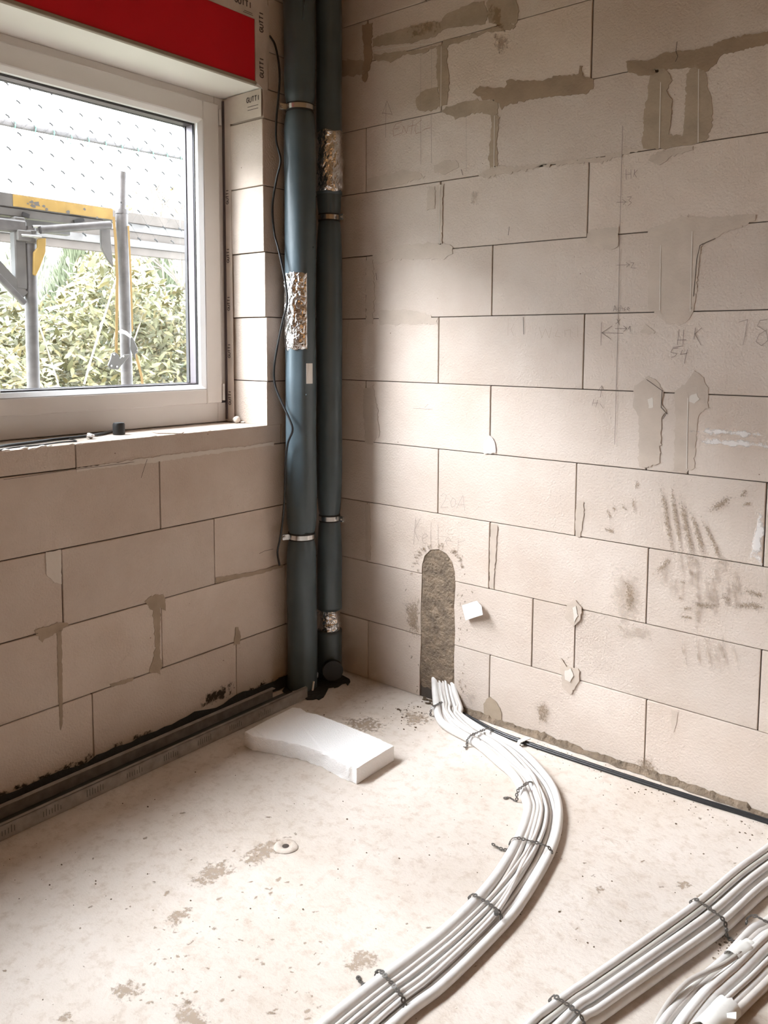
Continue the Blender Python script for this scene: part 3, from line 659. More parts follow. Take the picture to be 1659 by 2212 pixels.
def ring(cx, cyy, z, r, h, th, n=48):
    m = MB()
    for (rr, zz) in ((r, -h/2), (r+th, -h/2), (r+th, h/2), (r, h/2)):
        for j in range(n): t = 2*PI*j/n; m.v.append((cx+math.cos(t)*rr, cyy+math.sin(t)*rr, z+zz))
    for i in range(4):
        for j in range(n): k = (j+1) % n; q = (i+1) % 4; m.f.append([i*n+j, i*n+k, q*n+k, q*n+j])
    return m
def patch_cyl(cx, cyy, r, t0, t1, z0, z1, seed, amp=.0025, nt=22, nz=34, rag=.0):
    m = MB()
    for i in range(nz+1):
        for j in range(nt+1):
            u = j/nt; v = i/nz; t = t0+(t1-t0)*u; z = z0+(z1-z0)*v
            if i in (0, nz): z += rag*noise.noise(Vector((u*6+seed, i, 0)))
            q = r+amp*abs(noise.noise(Vector((u*5+seed, v*5, 0))))*2.6+amp*.5*abs(noise.noise(Vector((u*12, v*13, seed))))
            if j in (0, nt) or i in (0, nz): q = r
            m.v.append((cx+math.cos(t)*q, cyy+math.sin(t)*q, z))
    for i in range(nz):
        for j in range(nt): a = i*(nt+1)+j; m.f.append([a, a+1, a+nt+2, a+nt+1])
    return m
def clamp(par, cx, cyy, z, r, ang, tilt=0):
    c = empty('pipe_clamp'); c.parent = par
    ring(cx, cyy, z, r-.001, .030, .0022).build('clamp_liner', M['rubber'], c, smooth='auto')
    ring(cx, cyy, z, r+.001, .018, .0030).build('clamp_band', M['steel'], c, smooth='auto')
    d = Vector((math.cos(ang), math.sin(ang), 0)); s = Vector((-d.y, d.x, 0)); P = Vector((cx, cyy, z))
    MB().bar(P+d*(r-.004)+s*.004, P+d*(r+.030)+s*.004, .0035, .022).bar(P+d*(r-.004)-s*.004, P+d*(r+.030)-s*.004, .0035, .022).build('clamp_lug', M['steel'], c, bevel=.0005)
    b = MB().tube([P+d*(r+.022)-s*.016, P+d*(r+.022)+s*.016], .003, 8); b.tube([P+d*(r+.022)+s*.008, P+d*(r+.022)+s*.013], .0065, 6); b.tube([P+d*(r+.022)-s*.012, P+d*(r+.022)-s*.008], .006, 6)
    b.build('clamp_screw', M['steel'], c)
    return c
def zat(px, py, cx, cyy, r):
    # height on the near side of a vertical pipe
    v = Vector((cx-CAM.x, cyy-CAM.y)); D = v.length-r; d = ray(px, py); return CAM.z+d.z*D/Vector((d.x, d.y)).length
A = (.079, -.236); RA = .0605
pa = empty('front_downpipe', (A[0], A[1], 0), label='thick blue-grey foam-wrapped downpipe nearest the window', cat='pipe')
za1, za2 = zat(645, 225, *A, RA), zat(652, 1164, *A, RA)
pipe_body(*A, .0, CZ, RA, (za1, za2), 1).build('pipe_sleeve', M['insul'], pa, smooth=True)
toc = math.atan2(CAM.y-A[1], CAM.x-A[0])             # angle that faces the camera
clamp(pa, *A, za1, RA-.0085, toc-PI/2+.35); clamp(pa, *A, za2, RA-.0085, toc-PI/2+.35)
z1, z0 = zat(640, 588, *A, RA), zat(640, 755, *A, RA)
patch_cyl(*A, RA+.0012, toc-1.45, toc+.42, z0, z1, 3, amp=.0035, rag=.02).build('foil_patch', M['foil'], pa)['label'] = 'crumpled silver foil patch'
z1, z0 = zat(670, 785, *A, RA), zat(670, 829, *A, RA)
patch_cyl(*A, RA+.003, toc+.34, toc+.80, z0, z1, 4, amp=0, nt=4, nz=3).build('paper_label', M['paper'], pa, solid=.001)['label'] = 'small blank white sticker'
# lap seam of the sleeve with its open lip near the ceiling
sm = MB(); t = toc+.18; zt = zat(655, 20, *A, RA)
sm.tube(resample(spline([(A[0]+math.cos(t+dt)*(RA+.001), A[1]+math.sin(t+dt)*(RA+.001), z) for dt, z in ((-.1, CZ), (.02, zt+.08), (.12, zt), (.05, zt-.04))], 6), 20), .0035, 8); sm.build('sleeve_seam', M['insul'], pa, smooth=True)
sm = MB().prism([(A[0]+math.cos(t+dt)*(RA+.003), A[1]+math.sin(t+dt)*(RA+.003), z) for dt, z in ((-.02, CZ), (.22, CZ), (.20, zt+.06), (.10, zt+.01), (.04, zt+.05))], (.001, -.001, 0)); sm.build('sleeve_opening', M['gasket'], pa)
for (px_, py_, dt) in ((680, 535, .95), (660, 855, .35)):
    zc = zat(px_, py_, *A, RA); lump((A[0]+math.cos(toc+dt)*RA, A[1]+math.sin(toc+dt)*RA, zc), .004, name='sleeve_tear', mat=M['insul'], parent=pa, sub=2, amp=.6)
settle(pa)
B = (.100, -.094); RB = .051
pb = empty('rear_downpipe', (B[0], B[1], 0), label='darker blue-grey foam-wrapped downpipe in the corner behind the front one', cat='pipe')
tocb = math.atan2(CAM.y-B[1], CAM.x-B[0])
zb1, zb2 = zat(712, 467, *B, RB), zat(712, 1123, *B, RB)
zf1, zf0 = zat(712, 280, *B, RB), zat(712, 411, *B, RB); zg1, zg0 = zat(715, 1322, *B, RB), zat(715, 1369, *B, RB)
pipe_body(*B, zf0-.01, CZ, RB, (), 5).build('pipe_sleeve', M['insul'], pb, smooth=True)
pipe_body(*B, zg1, zf0-.004, RB+.001, (zb1, zb2), 8, fade_pinch=.10).build('pipe_sleeve', M['insul'], pb, smooth=True)
pipe_body(*B, .03, zg0, RB+.001, (), 2).build('pipe_sleeve', M['insul'], pb, smooth=True)
pipe_body(*B, zg0-.05, zg1+.05, RB-.014, (), 2).build('bare_pipe', M['blackpipe'], pb, smooth=True)
clamp(pb, *B, zb1, RB-.0085, tocb+PI/2-.65); clamp(pb, *B, zb2, RB-.0085, tocb+PI/2-.65)
patch_cyl(*B, RB+.0015, tocb-2, tocb+2, zf0, zf1, 7, amp=.004, nt=40, nz=30, rag=.01).build('foil_wrap', M['foil'], pb)['label'] = 'crumpled silver foil joint tape'
patch_cyl(*B, RB-.012, tocb-2, tocb+2, zg0-.004, zg1+.004, 9, amp=.004, nt=36, nz=12, rag=.005).build('foil_wrap', M['foil'], pb)['label'] = 'crumpled silver foil joint tape'
# cleaning branch at the foot
e0 = Vector((B[0]+.01, B[1]-.005, .062)); dr = Vector((.62, -.52, .02)).normalized()
el = MB().tube([e0, e0+dr*.07], .036, 24); el.build('branch_pipe', M['blackpipe'], pb, smooth='auto')
MB().tube([e0+dr*.058, e0+dr*.078], .042, 24).build('branch_collar', M['blackpipe'], pb, smooth='auto')
MB().tube([(B[0], B[1], .0), (B[0], B[1], .04)], .048, 24).build('pipe_socket', M['blackpipe'], pb, smooth='auto')
settle(pb)
# black bitumen and foam seal around the feet of the pipes
bm = MB(); pts = [(612, 1500), (640, 1506), (690, 1512), (705, 1498), (712, 1487), (760, 1476), (745, 1462), (700, 1462), (620, 1480)]
bm.prism([onz(x, y, .001) for x, y in rough_poly(pts, 7, 9)], (0, 0, .004)); bm.build('bitumen_seal', M['bitumen'], None)
tag(bpy.data.objects['bitumen_seal'], 'rough black bitumen seal on the floor around the pipe feet', 'sealant')
fm = MB(); q = [(A[0]+math.cos(t)*(RA+.004), A[1]+math.sin(t)*(RA+.004), .006+.006*math.sin(t*5)) for t in [toc-.7+i*.1 for i in range(16)]]
q[-1] = (q[-1][0], q[-1][1], .04); fm.tube(q, .004, 6); tag(fm.build('foam_bead', M['plaster'], smooth=True), 'thin pale bead of foam round the foot of the front downpipe', 'sealant')

# hanging thin black cable by the pipes
hc = [(582.6,78),(594,97),(602,136),(604,170),(602,203),(597,260),(597,305),(606,346),(598,384),(589,441),(592,500),(603,545),(618,618),(620,658),(611,692),(598,755),(592,798),(594,830),(605,862),(626,907),(632,930),(622,957),(617,1000),(614,1082),(610,1129),(604.7,1165),(599.5,1193),(604,1222)]
P = [ony(x, y, -.318) for x, y in hc]; P[0].x = .004
tag(MB().tube(spline(P, 5), .0042, 8).build('hanging_cable', M['cable_black'], smooth=True), 'thin black cable hanging loosely beside the front downpipe', 'cable')

# ------------------------------------------------------------------ channel along the left wall
ch = empty('steel_channel', (.12, -1.5, 0), label='grey steel stud channel lying along the foot of the left wall', cat='channel')
Y0, Y1 = -.30, -3.2
MB().box((.170, Y1, .001), (.1725, Y0, .046)).build('front_flange', M['galv'], ch)
MB().box((.066, Y1, .001), (.0685, Y0-.09, .046)).build('rear_flange', M['galv'], ch)
MB().box((.067, Y1, .001), (.171, Y0-.03, .003)).build('channel_web', M['galv_dark'], ch)
MB().box((.160, Y1, .044), (.1725, Y0, .0465)).box((.066, Y1, .044), (.084, Y0-.09, .0465)).build('flange_lip', M['galv'], ch)
m = MB()
yy = -.5
while yy > -3.0:
    for i in range(7): m.box((.1727, yy-i*.009, .014), (.1730, yy-i*.009-.0016, .014+rnd(.012, .024)))
    yy -= .14
m.build('embossed_print', M['galv_dark'], ch)['kind'] = 'stuff'
settle(ch)
sb = MB(); n = 90
for i in range(n+1):
    y = -.12-3.0*i/n; h = .035+.018*noise.noise(Vector((0, y*9, 1)))+.012*noise.noise(Vector((0, y*40, 3)))
    sb.v += [(.0008, y, 0), (.004, y, max(.012, h)), (.030+.01*noise.noise(Vector((5, y*14, 1))), y, .004)]
for i in range(n): a = i*3; sb.f += [[a+1, a+4, a+5, a+2]]
tag(sb.build('baseboard_left', M['bitumen'], solid=.002), kind='structure')
# rough mortar fillet along the foot of the right wall
sb = MB(); n = 260; random.seed(3)
for i in range(n+1):
    x = .70+3.3*i/n; h = .018+.012*noise.noise(Vector((x*11, 0, 1)))+.008*noise.noise(Vector((x*60, 0, 3)))
    if x > 1.75: h *= .4
    sb.v += [(x, -.002, max(.004, h)), (x, -.008-.004*noise.noise(Vector((x*70, 2, 2))), max(.003, h*.55)), (x, -.022+.008*noise.noise(Vector((x*25, 4, 1))), .002)]
for i in range(n): a = i*3; sb.f += [[a, a+3, a+4, a+1], [a+1, a+4, a+5, a+2]]
tag(sb.build('baseboard_right', M['trench'], smooth=False), kind='structure')
# black cable along the right wall
fc = empty('floor_cable', (1.3, -.075, 0), label='black twin cable clipped to the floor along the right wall', cat='cable')
for dy, r in ((0, .0055), (-.0115, .005)):
    P = [Vector((.70, -.018+dy, r)), Vector((.80, -.045+dy, r)), Vector((.90, -.066+dy, r)), Vector((1.02, -.072+dy, r)), Vector((1.3, -.066+dy, r)), Vector((1.6, -.052+dy, r)), Vector((1.8, -.038+dy, r)), Vector((2.2, -.03+dy, r))]
    MB().tube(spline(P, 10), r, 8).build('cable', M['cable_black'], fc, smooth=True)
MB().bar((1.015, -.105, .018), (1.028, -.060, .018), .016, .003).bar((1.015, -.105, .018), (1.012, -.112, .002), .014, .003).build('cable_clip', M['tape'], fc)
MB().bar((1.01, -.13, .004), (1.018, -.105, .006), .008, .003).build('clip_tongue', M['band'], fc)
settle(fc)

# ------------------------------------------------------------------ polystyrene slab
def slab():
    base = [(528,1581),(560,1564),(589,1549),(632,1528),(648,1529),(661,1538),(682,1542),(708,1551),(753,1569),(804,1589),(851,1611),(811,1636),(771,1661),(733,1645),(695,1625),(642,1608),(581,1596),(545,1590)]
    P = [onz(x, y, .052) for x, y in base]
    n = []
    for i in range(len(P)):
        a, b = P[i], P[(i+1) % len(P)]; k = max(2, int((b-a).length/.008)); cut_ = i < 3 or i in (10, 11)
        for j in range(k):
            q = a.lerp(b, j/k)
            if not cut_: q += Vector((noise.noise(q*60), noise.noise(q*60+Vector((5, 0, 0))), 0))*.004
            n.append(q)
    bmx = bmesh.new(); m_ = len(n); rings = []
    cen = sum(n, Vector())/m_
    for li, z in enumerate((.052, .048, .038, .026, .014, .004, .001)):
        rr = []
        for i, q in enumerate(n):
            d = (q-cen); d.z = 0; d.normalize(); o_ = 0
            front = q.y < cen.y and not (onz(771, 1661, .052)-q).length < .012 and q.x < onz(769, 1661, .052).x
            if li and li < 6: o_ = (.006*noise.noise(Vector((q.x*50, q.y*50, z*70)))+.007*noise.noise(Vector((q.x*160, q.y*160, z*190)))) * (1 if front else .12)
            if li == 6 and front: o_ = .006*noise.noise(Vector((q.x*40, q.y*40, 7)))
            if li == 0: o_ = -.002
            rr.append(bmx.verts.new((q.x+d.x*o_, q.y+d.y*o_, z+(.0015*noise.noise(q*25) if li == 0 else 0))))
        rings.append(rr)
    for a, b in zip(rings, rings[1:]):
        for i in range(m_): j = (i+1) % m_; bmx.faces.new((a[i], b[i], b[j], a[j]))
    bmx.faces.new(rings[0]); bmx.faces.new(list(reversed(rings[-1])))
    bmesh.ops.recalc_face_normals(bmx, faces=bmx.faces)
    me = bpy.data.meshes.new('foam_slab'); bmx.to_mesh(me); bmx.free(); me.materials.append(M['foam'])
    me.polygons.foreach_set('use_smooth', [True]*len(me.polygons)); me.set_sharp_from_angle(angle=math.radians(50))
    o = bpy.data.objects.new('foam_slab', me); C.objects.link(o)
    tag(o, 'thick white polystyrene slab with one broken edge lying on the floor', 'foam slab')
slab()
# paper scrap stuck to the wall by the cable chase
P = [(998,1308),(1030,1298),(1040,1309),(1043,1328),(1006,1340)]
m = MB(); pp = [ony(x, y, -.003-h) for (x, y), h in zip(P, (.002, .004, .022, .026, .012))]; c = ony(1018, 1318, -.018)
m.v = [tuple(c)]+[tuple(v) for v in pp]; m.f = [[0, i+1, (i+1) % 5+1] for i in range(5)]
tag(m.build('paper_scrap', M['paper'], solid=.0006, recalc=False), 'small folded white paper scrap stuck on the right wall beside the mortared chase', 'paper')

# ------------------------------------------------------------------ cable bundles
def edge3(px, z=.012): return [onz(x, y, z) for x, y in px]
class Bundle:
    def __init__(s, L, R, pre=None, post=None):
        L = (pre[0] if pre else [])+L+(post[0] if post else []); R = (pre[1] if pre else [])+R+(post[1] if post else [])
        s.L = resample(spline(L, 8), 140); s.R = resample(spline(R, 8), 140)
    def at(s, t, u):
        i = min(138.999, max(0, t*139)); k = int(i); f_ = i-k
        a = s.L[k].lerp(s.L[k+1], f_); b = s.R[k].lerp(s.R[k+1], f_); return a.lerp(b, u)
    def cable(s, us, r, z, mat, par, name='cable', n=110, seed=0, t0=0, t1=1, zf=None):
        P = []
        for i in range(n):
            t = t0+(t1-t0)*i/(n-1); x = (i/(n-1))*(len(us)-1); k = min(len(us)-2, int(x)); f_ = x-k; f_ = f_*f_*(3-2*f_)
            u = us[k]*(1-f_)+us[k+1]*f_+.009*noise.noise(Vector((t*3.5, seed, 0)))
            p = s.at(t, u); zz = z if not isinstance(z, list) else z[k]*(1-f_)+z[k+1]*f_
            P.append(Vector((p.x, p.y, p.z+zz)))
        return MB().tube(P, r, 12).build(name, mat, par, smooth=True)
def band(par, p0, p1, h, tail=None, tail2=None, wd=.011, name='punched_band'):
    # punched steel strip laid over a bundle: a row of links, each with its hole
    p0 = Vector(p0); p1 = Vector(p1); mid = [(0, .0), (.02, .55), (.12, .93), (.3, 1.0), (.5, 1.02), (.7, 1.0), (.88, .93), (.98, .55), (1, 0)]
    P = [p0.lerp(p1, t)+Vector((0, 0, .003+h*k)) for t, k in mid]
    if tail: P = [onz(x, y, z) for x, y, z in reversed(tail)]+P
    if tail2: P = P+[onz(x, y, z) for x, y, z in tail2]
    S = spline(P, 8); Ls = sum((b-a).length for a, b in zip(S, S[1:])); k = max(4, int(Ls/.012)); S = resample(S, k*2+1)
    m = MB()
    for i in range(0, len(S)-2, 2):
        a, b = S[i], S[i+2]; d = (b-a).normalized(); ln = (b-a).length*.56; c = S[i+1]
        sd = d.cross(Vector((0, 0, 1)));
        if sd.length < .3: sd = Vector((d.y, -d.x, 0)) if (d.x or d.y) else Vector((1, 0, 0))
        sd.normalize(); base = (p1-p0).cross(Vector((0, 0, 1))).normalized(); sd = (sd if sd.dot(base) > 0 else -sd).lerp(base, .6).normalized()
        sd = (sd+Vector((0, 0, .35*math.sin(i*.9)))).normalized(); nn_ = sd.cross(d).normalized()*.0007; n0 = len(m.v)
        for sgn in (1, -1):
            for r1, r2 in ((ln, wd/2), (.0024, .0024)):
                for j in range(8):
                    t = 2*PI*(j+.5)/8; pw = 1.12 if r1 == ln else 1
                    waist = 1 if r1 != ln else (.72+.28*abs(math.sin(t)))
                    m.v.append(tuple(c+d*math.cos(t)*r1*1.0+sd*math.sin(t)*r2*waist*pw+nn_*sgn))
        for j in range(8):
            q = (j+1) % 8
            m.f += [[n0+j, n0+q, n0+8+q, n0+8+j], [n0+16+j, n0+24+j, n0+24+q, n0+16+q], [n0+j, n0+16+j, n0+16+q, n0+q], [n0+8+j, n0+8+q, n0+24+q, n0+24+j]]
    return m.build(name, M['band'], par)
WC, CC, GC = M['white_cable'], M['cream_cable'], M['grey_cable']
L1 = [(945,1570),(1012,1610),(1060,1650),(1100,1685),(1125,1735),(1130,1760),(1110,1820),(1055,1910),(960,2010),(830,2110),(700,2212)]
R1 = [(1000,1552),(1062,1590),(1130,1625),(1185,1680),(1212,1730),(1215,1790),(1195,1860),(1130,1970),(1060,2050),(960,2150),(880,2212)]
b1 = Bundle(edge3(L1, 0), edge3(R1, 0), pre=([Vector((.555, .014, .075)), Vector((.575, -.012, .035)), Vector((.61, -.055, .008))], [Vector((.665, .012, .085)), Vector((.70, -.012, .045)), Vector((.745, -.04, .008))]),
            post=([Vector((1.29, -1.62, 0)), Vector((1.27, -1.95, 0))], [Vector((1.415, -1.62, 0)), Vector((1.40, -1.95, 0))]))
cb = empty('cable_bundle', (1.3, -.9, 0), label='bundle of white cables curving from the mortared chase across the floor', cat='cables')
for i, (us, r, z, mt) in enumerate((([.10, .12, .13, .12, .12, .13], .0145, .0145, WC), ([.24, .30, .27, .30, .26, .28], .0065, [.008, .007, .018, .007, .008, .007], CC), ([.36, .38, .40, .38, .40, .39], .0085, .0085, WC),
        ([.50, .52, .54, .54, .53, .54], .0085, .0085, WC), ([.62, .63, .68, .67, .66, .67], .0065, .0065, CC), ([.72, .76, .78, .77, .78, .77], .0065, .0065, WC), ([.88, .90, .91, .91, .90, .90], .0115, .0115, WC),
        ([.82, .6, .45, .62, .60, .58], .0055, .0235, CC), ([.55, .42, .60, .46, .44, .47], .0055, .0225, WC), ([.30, .48, .36, .70, .72, .7], .0055, [.020, .024, .0225, .0235, .020, .020], WC), ([.45, .34, .47, .33, .30, .33], .005, [.02, .022, .026, .022, .02, .02], CC))):
    b1.cable(us, r, z, mt, cb, seed=i*3)
for l, r_, h, tl, t2 in (((930,1548),(962,1532),.032,None,None), ((1008,1614),(1064,1590),.034,[(1002,1614,.01)],None), ((1115,1733),(1150,1708),.034,[(1100,1722,.004),(1088,1725,.003)],None),
                     ((1100,1832),(1194,1858),.034,[(1092,1836,.006),(1075,1830,.006),(1062,1822,.008)],None), ((1012,1955),(1084,2002),.034,None,None), ((812,2118),(876,2196),.034,[(795,2130,.003),(780,2122,.003),(772,2108,.003)],None)):
    band(cb, onz(*l, 0), onz(*r_, 0), h, tl, t2)
for l, r_ in (((1100,1832),(1194,1858)), ((1012,1955),(1084,2002))):
    pass
q = onz(1072, 1975, .036); MB().tube([q, q+Vector((0, 0, .008))], .006, 8).build('band_screw', M['ratchet'], cb)
settle(cb)
L2 = [(1800,1725),(1659,1832),(1580,1890),(1495,1962),(1340,2075),(1190,2180),(1130,2225)]
R2 = [(1900,1830),(1770,1860),(1659,1935),(1566,2020),(1440,2112),(1300,2212),(1250,2250)]
b2 = Bundle(edge3(L2, 0), edge3(R2, 0), post=([Vector((1.60, -1.45, 0)), Vector((1.56, -1.9, 0))], [Vector((1.72, -1.45, 0)), Vector((1.68, -1.9, 0))]))
cb = empty('cable_bundle', (1.78, -.7, 0), label='straight bundle of white cables crossing the lower right floor, left of the taped bundle', cat='cables')
for i, (us, r, z, mt) in enumerate((([.08, .09, .09, .08, .08], .0095, .0095, WC), ([.22, .22, .21, .23, .22], .0085, .0085, WC), ([.36, .37, .38, .37, .37], .0065, .0065, CC), ([.50, .50, .50, .51, .5], .0105, .0105, WC),
        ([.66, .64, .65, .66, .65], .0095, .0095, WC), ([.80, .80, .79, .8, .8], .009, .009, CC), ([.93, .94, .93, .93, .93], .0095, .0095, WC), ([.14, .16, .15, .16, .15], .0085, .0235, WC), ([.42, .30, .32, .30, .32], .0060, .0195, GC), ([.57, .57, .56, .58, .57], .0085, .0255, WC), ([.86, .87, .86, .87, .87], .0075, .0235, WC))):
    b2.cable(us, r, z, mt, cb, seed=40+i*3)
band(cb, onz(1490, 1965, 0), onz(1570, 2024, 0), .036, None, [(1580, 2030, .004), (1592, 2036, .006)]); band(cb, onz(1186, 2180, 0), onz(1262, 2236, 0), .036)
settle(cb)
L3 = [(1800,1862),(1659,1985),(1620,2008),(1560,2070),(1500,2120),(1440,2180),(1400,2235)]
R3 = [(1960,1980),(1800,2040),(1740,2070),(1690,2110),(1650,2150),(1600,2200),(1560,2250)]
b3 = Bundle(edge3(L3, 0), edge3(R3, 0), post=([Vector((1.80, -1.35, 0)), Vector((1.76, -1.8, 0))], [Vector((1.93, -1.35, 0)), Vector((1.90, -1.8, 0))]))
cb = empty('cable_bundle', (1.93, -.8, 0), label='looser cable bundle with white tape wraps in the bottom right corner', cat='cables')
for i, (us, r, z, mt) in enumerate((([.07, .08, .12, .10, .06], .0095, .0095, WC), ([.18, .20, .16, .2, .2], .008, .008, CC), ([.33, .34, .36, .34, .33], .0115, .0115, WC), ([.50, .52, .53, .52, .52], .0125, .0125, WC),
        ([.68, .68, .66, .68, .68], .008, .008, GC), ([.80, .80, .80, .8, .8], .0085, .0085, WC), ([.93, .94, .93, .93, .93], .0095, .0095, CC), ([.42, .42, .43, .44, .43], .008, .024, WC), ([.60, .72, .70, .75, .74], .0055, .019, WC))):
    b3.cable(us, r, z, mt, cb, seed=90+i*3)
lp = [onz(x, y, z) for x, y, z in ((1600, 2058, .03), (1565, 2082, .033), (1530, 2098, .034), (1490, 2118, .03), (1455, 2152, .022), (1432, 2185, .012), (1418, 2212, .006), (1405, 2250, .006))]
MB().tube(spline(lp, 8), .0055, 12).build('loose_cable', GC, cb, smooth=True)['label'] = 'thin grey cable arching out of the bundle'
band(cb, onz(1612, 2000, 0), onz(1740, 2075, 0), .036)
def wrap(c0, c1, rad, par, rag=.004, seed=0):
    c0 = Vector(c0); c1 = Vector(c1); m = MB(); d = (c1-c0).normalized(); s = d.cross(Vector((0, 0, 1))).normalized(); n = 26; k = 8
    for i in range(k+1):
        for j in range(n):
            t = 2*PI*j/n; r = rad*(1+.10*noise.noise(Vector((math.cos(t)*2, math.sin(t)*2, i*.5+seed))))
            p = c0.lerp(c1, i/k)+s*math.cos(t)*r+Vector((0, 0, 1))*math.sin(t)*r*.8
            if i in (0, k): p += d*noise.noise(Vector((math.cos(t)*4, math.sin(t)*4, seed+i)))*rag
            p.z = max(.001, p.z); m.v.append(tuple(p))
    for i in range(k):
        for j in range(n): q = (j+1) % n; m.f.append([i*n+j, i*n+q, (i+1)*n+q, (i+1)*n+j])
    return m.build('tape_wrap', M['tape'], par, smooth=True)
wrap(onz(1612, 2050, .020), onz(1582, 2072, .020), .021, cb, seed=1); wrap(onz(1622, 2043, .018), onz(1606, 2055, .018), .0185, cb, seed=4)
wrap(onz(1575, 2175, .018), onz(1520, 2235, .018), .026, cb, .008, seed=8)
p = onz(1570, 2190, .035); MB().prism([p, p+Vector((.016, .008, .006)), p+Vector((.020, -.006, .002)), p+Vector((.004, -.012, 0))], (0, 0, .002)).build('tape_end', M['tape'], cb)
settle(cb)

# ------------------------------------------------------------------ floor wear and crumbs
fl = bpy.data.objects['floor']
for poly in ([(400,1910),(440,1862),(500,1855),(525,1880),(470,1905),(430,1925)], [(350,1990),(375,1962),(420,1955),(410,1985),(375,2010)], [(735,2080),(760,2050),(820,2045),(825,2075),(800,2100),(745,2105)], [(500,1860),(560,1815),(640,1800),(600,1850),(540,1880)],
             [(360,2190),(400,2140),(440,2180),(470,2230),(390,2240)], [(110,2205),(150,2180),(165,2212)], [(1280,1915),(1300,1910),(1310,1925),(1290,1932)], [(1500,1935),(1520,1925),(1510,1950)], [(730,1550),(800,1545),(850,1565),(810,1590),(750,1580)], [(860,1530),(930,1540),(940,1560),(880,1575)], [(230,2130),(290,2110),(320,2150),(250,2170)], [(1455,1905),(1480,1895),(1500,1915),(1470,1925)]):
    stain(poly, M['s_floor'], 'F', .0008, par=fl, name='worn_patch')
for i in range(60):
    x, y = rnd(300, 700), rnd(1900, 2210); a = rnd(-.9, .3); l = rnd(8, 26); streak([(x, y), (x+math.cos(a)*l, y+math.sin(a)*l)], rnd(3, 7), M['s_floor'], 'F', .0008, 'worn_mark', fl)
for i in range(70):
    x, y = rnd(0, 1659), rnd(1720, 2210); a = rnd(-.9, .3); l = rnd(6, 18); p_ = onz(x, y, 0)
    if p_.x < .35 or p_.y > -.12: continue
    streak([(x, y), (x+math.cos(a)*l, y+math.sin(a)*l)], rnd(2, 5), M['s_floor'], 'F', .0008, 'worn_mark', fl)
def crumbs(name, mat, spots, label):
    m = MB()
    for (p, r) in spots:
        n0 = len(m.v); k = 6
        for (zz, s) in ((0, 1), (.6, .85)):
            for j in range(k): t = 2*PI*j/k+rnd(0, .5); q = r*s*rnd(.6, 1.2); m.v.append((p.x+math.cos(t)*q, p.y+math.sin(t)*q*.8, p.z+zz*r))
        for j in range(k): q = (j+1) % k; m.f.append([n0+j, n0+q, n0+k+q, n0+k+j])
        m.f.append([n0+k+j for j in range(k)]); m.f.append([n0+j for j in reversed(range(k))])
    o = m.build(name, mat); tag(o, label, 'rubble', kind='stuff'); return o
random.seed(21)
sp = []
for i in range(420):
    p = Vector((rnd(.25, 2.4), rnd(-2.2, -.03), 0)); r = .0007+abs(random.gauss(0, .0010)); sp.append((p, r))
for i in range(260):
    p = onz(rnd(1150, 1659), 0, 0) if 0 else Vector((rnd(.7, 2.0), -.03-abs(random.gauss(0, .07)), 0)); sp.append((p, .0007+abs(random.gauss(0, .0012))))
for x, y in ((240,1943),(555,1850),(412,1946),(1208,1970),(1340,1990),(868,2195),(750,1770),(541,1963),(655,1965),(1602,1775),(1610,1800),(1620,1815),(1460,1780),(1520,1845),(700,1545),(665,1535),(790,1515),(830,1552),(1660,1870)):
    sp.append((onz(x, y, 0), rnd(.002, .0038)))
for i in range(70):
    p = Vector((rnd(.53, .72), -abs(random.gauss(0, .02))-.004, .002)); sp.append((p, .0025+abs(random.gauss(0, .004))))
for i in range(60):
    p = onz(880+random.gauss(0, 22), 1545+random.gauss(0, 12), 0); sp.append((p, .001+abs(random.gauss(0, .002))))
for i in range(40):
    p = onz(1575+random.gauss(0, 22), 2045+random.gauss(0, 16), 0); sp.append((p, .001+abs(random.gauss(0, .0016))))
crumbs('dark_crumbs', M['dirt'], sp, 'dark crumbs of dirt scattered over the concrete floor')
sp = [(Vector((rnd(.25, 2.3), rnd(-2.2, -.05), 0)), .0012+abs(random.gauss(0, .0014))) for i in range(260)]
for x, y in ((412,1857),(870,2175),(990,2050),(940,2153),(905,2185),(1208,1968),(490,1830),(1110,1985)): sp.append((onz(x, y, 0), .004))
crumbs('pale_grit', M['grit'], sp, 'pale grit and plaster crumbs scattered over the concrete floor')
p = onz(617, 1829, 0)
m = MB(); n = 28
for (r, z) in ((.034, .0005), (.030, .004), (.016, .003), (.009, -.0)):
    for j in range(n): t = 2*PI*j/n; q = r*(1+.12*noise.noise(Vector((math.cos(t), math.sin(t), r*50)))); m.v.append((p.x+math.cos(t)*q, p.y+math.sin(t)*q, z+.001))
for i in range(3):
    for j in range(n): k = (j+1) % n; m.f.append([i*n+j, i*n+k, (i+1)*n+k, (i+1)*n+j])
m.build('dowel_hole_rim', M['floor'], fl, smooth=True)
m = MB(); m.v = [(p.x+math.cos(t)*.010, p.y+math.sin(t)*.010, .0022) for t in [2*PI*j/12 for j in range(12)]]; m.f = [list(range(12))]; m.build('dowel_hole', M['joint'], fl)

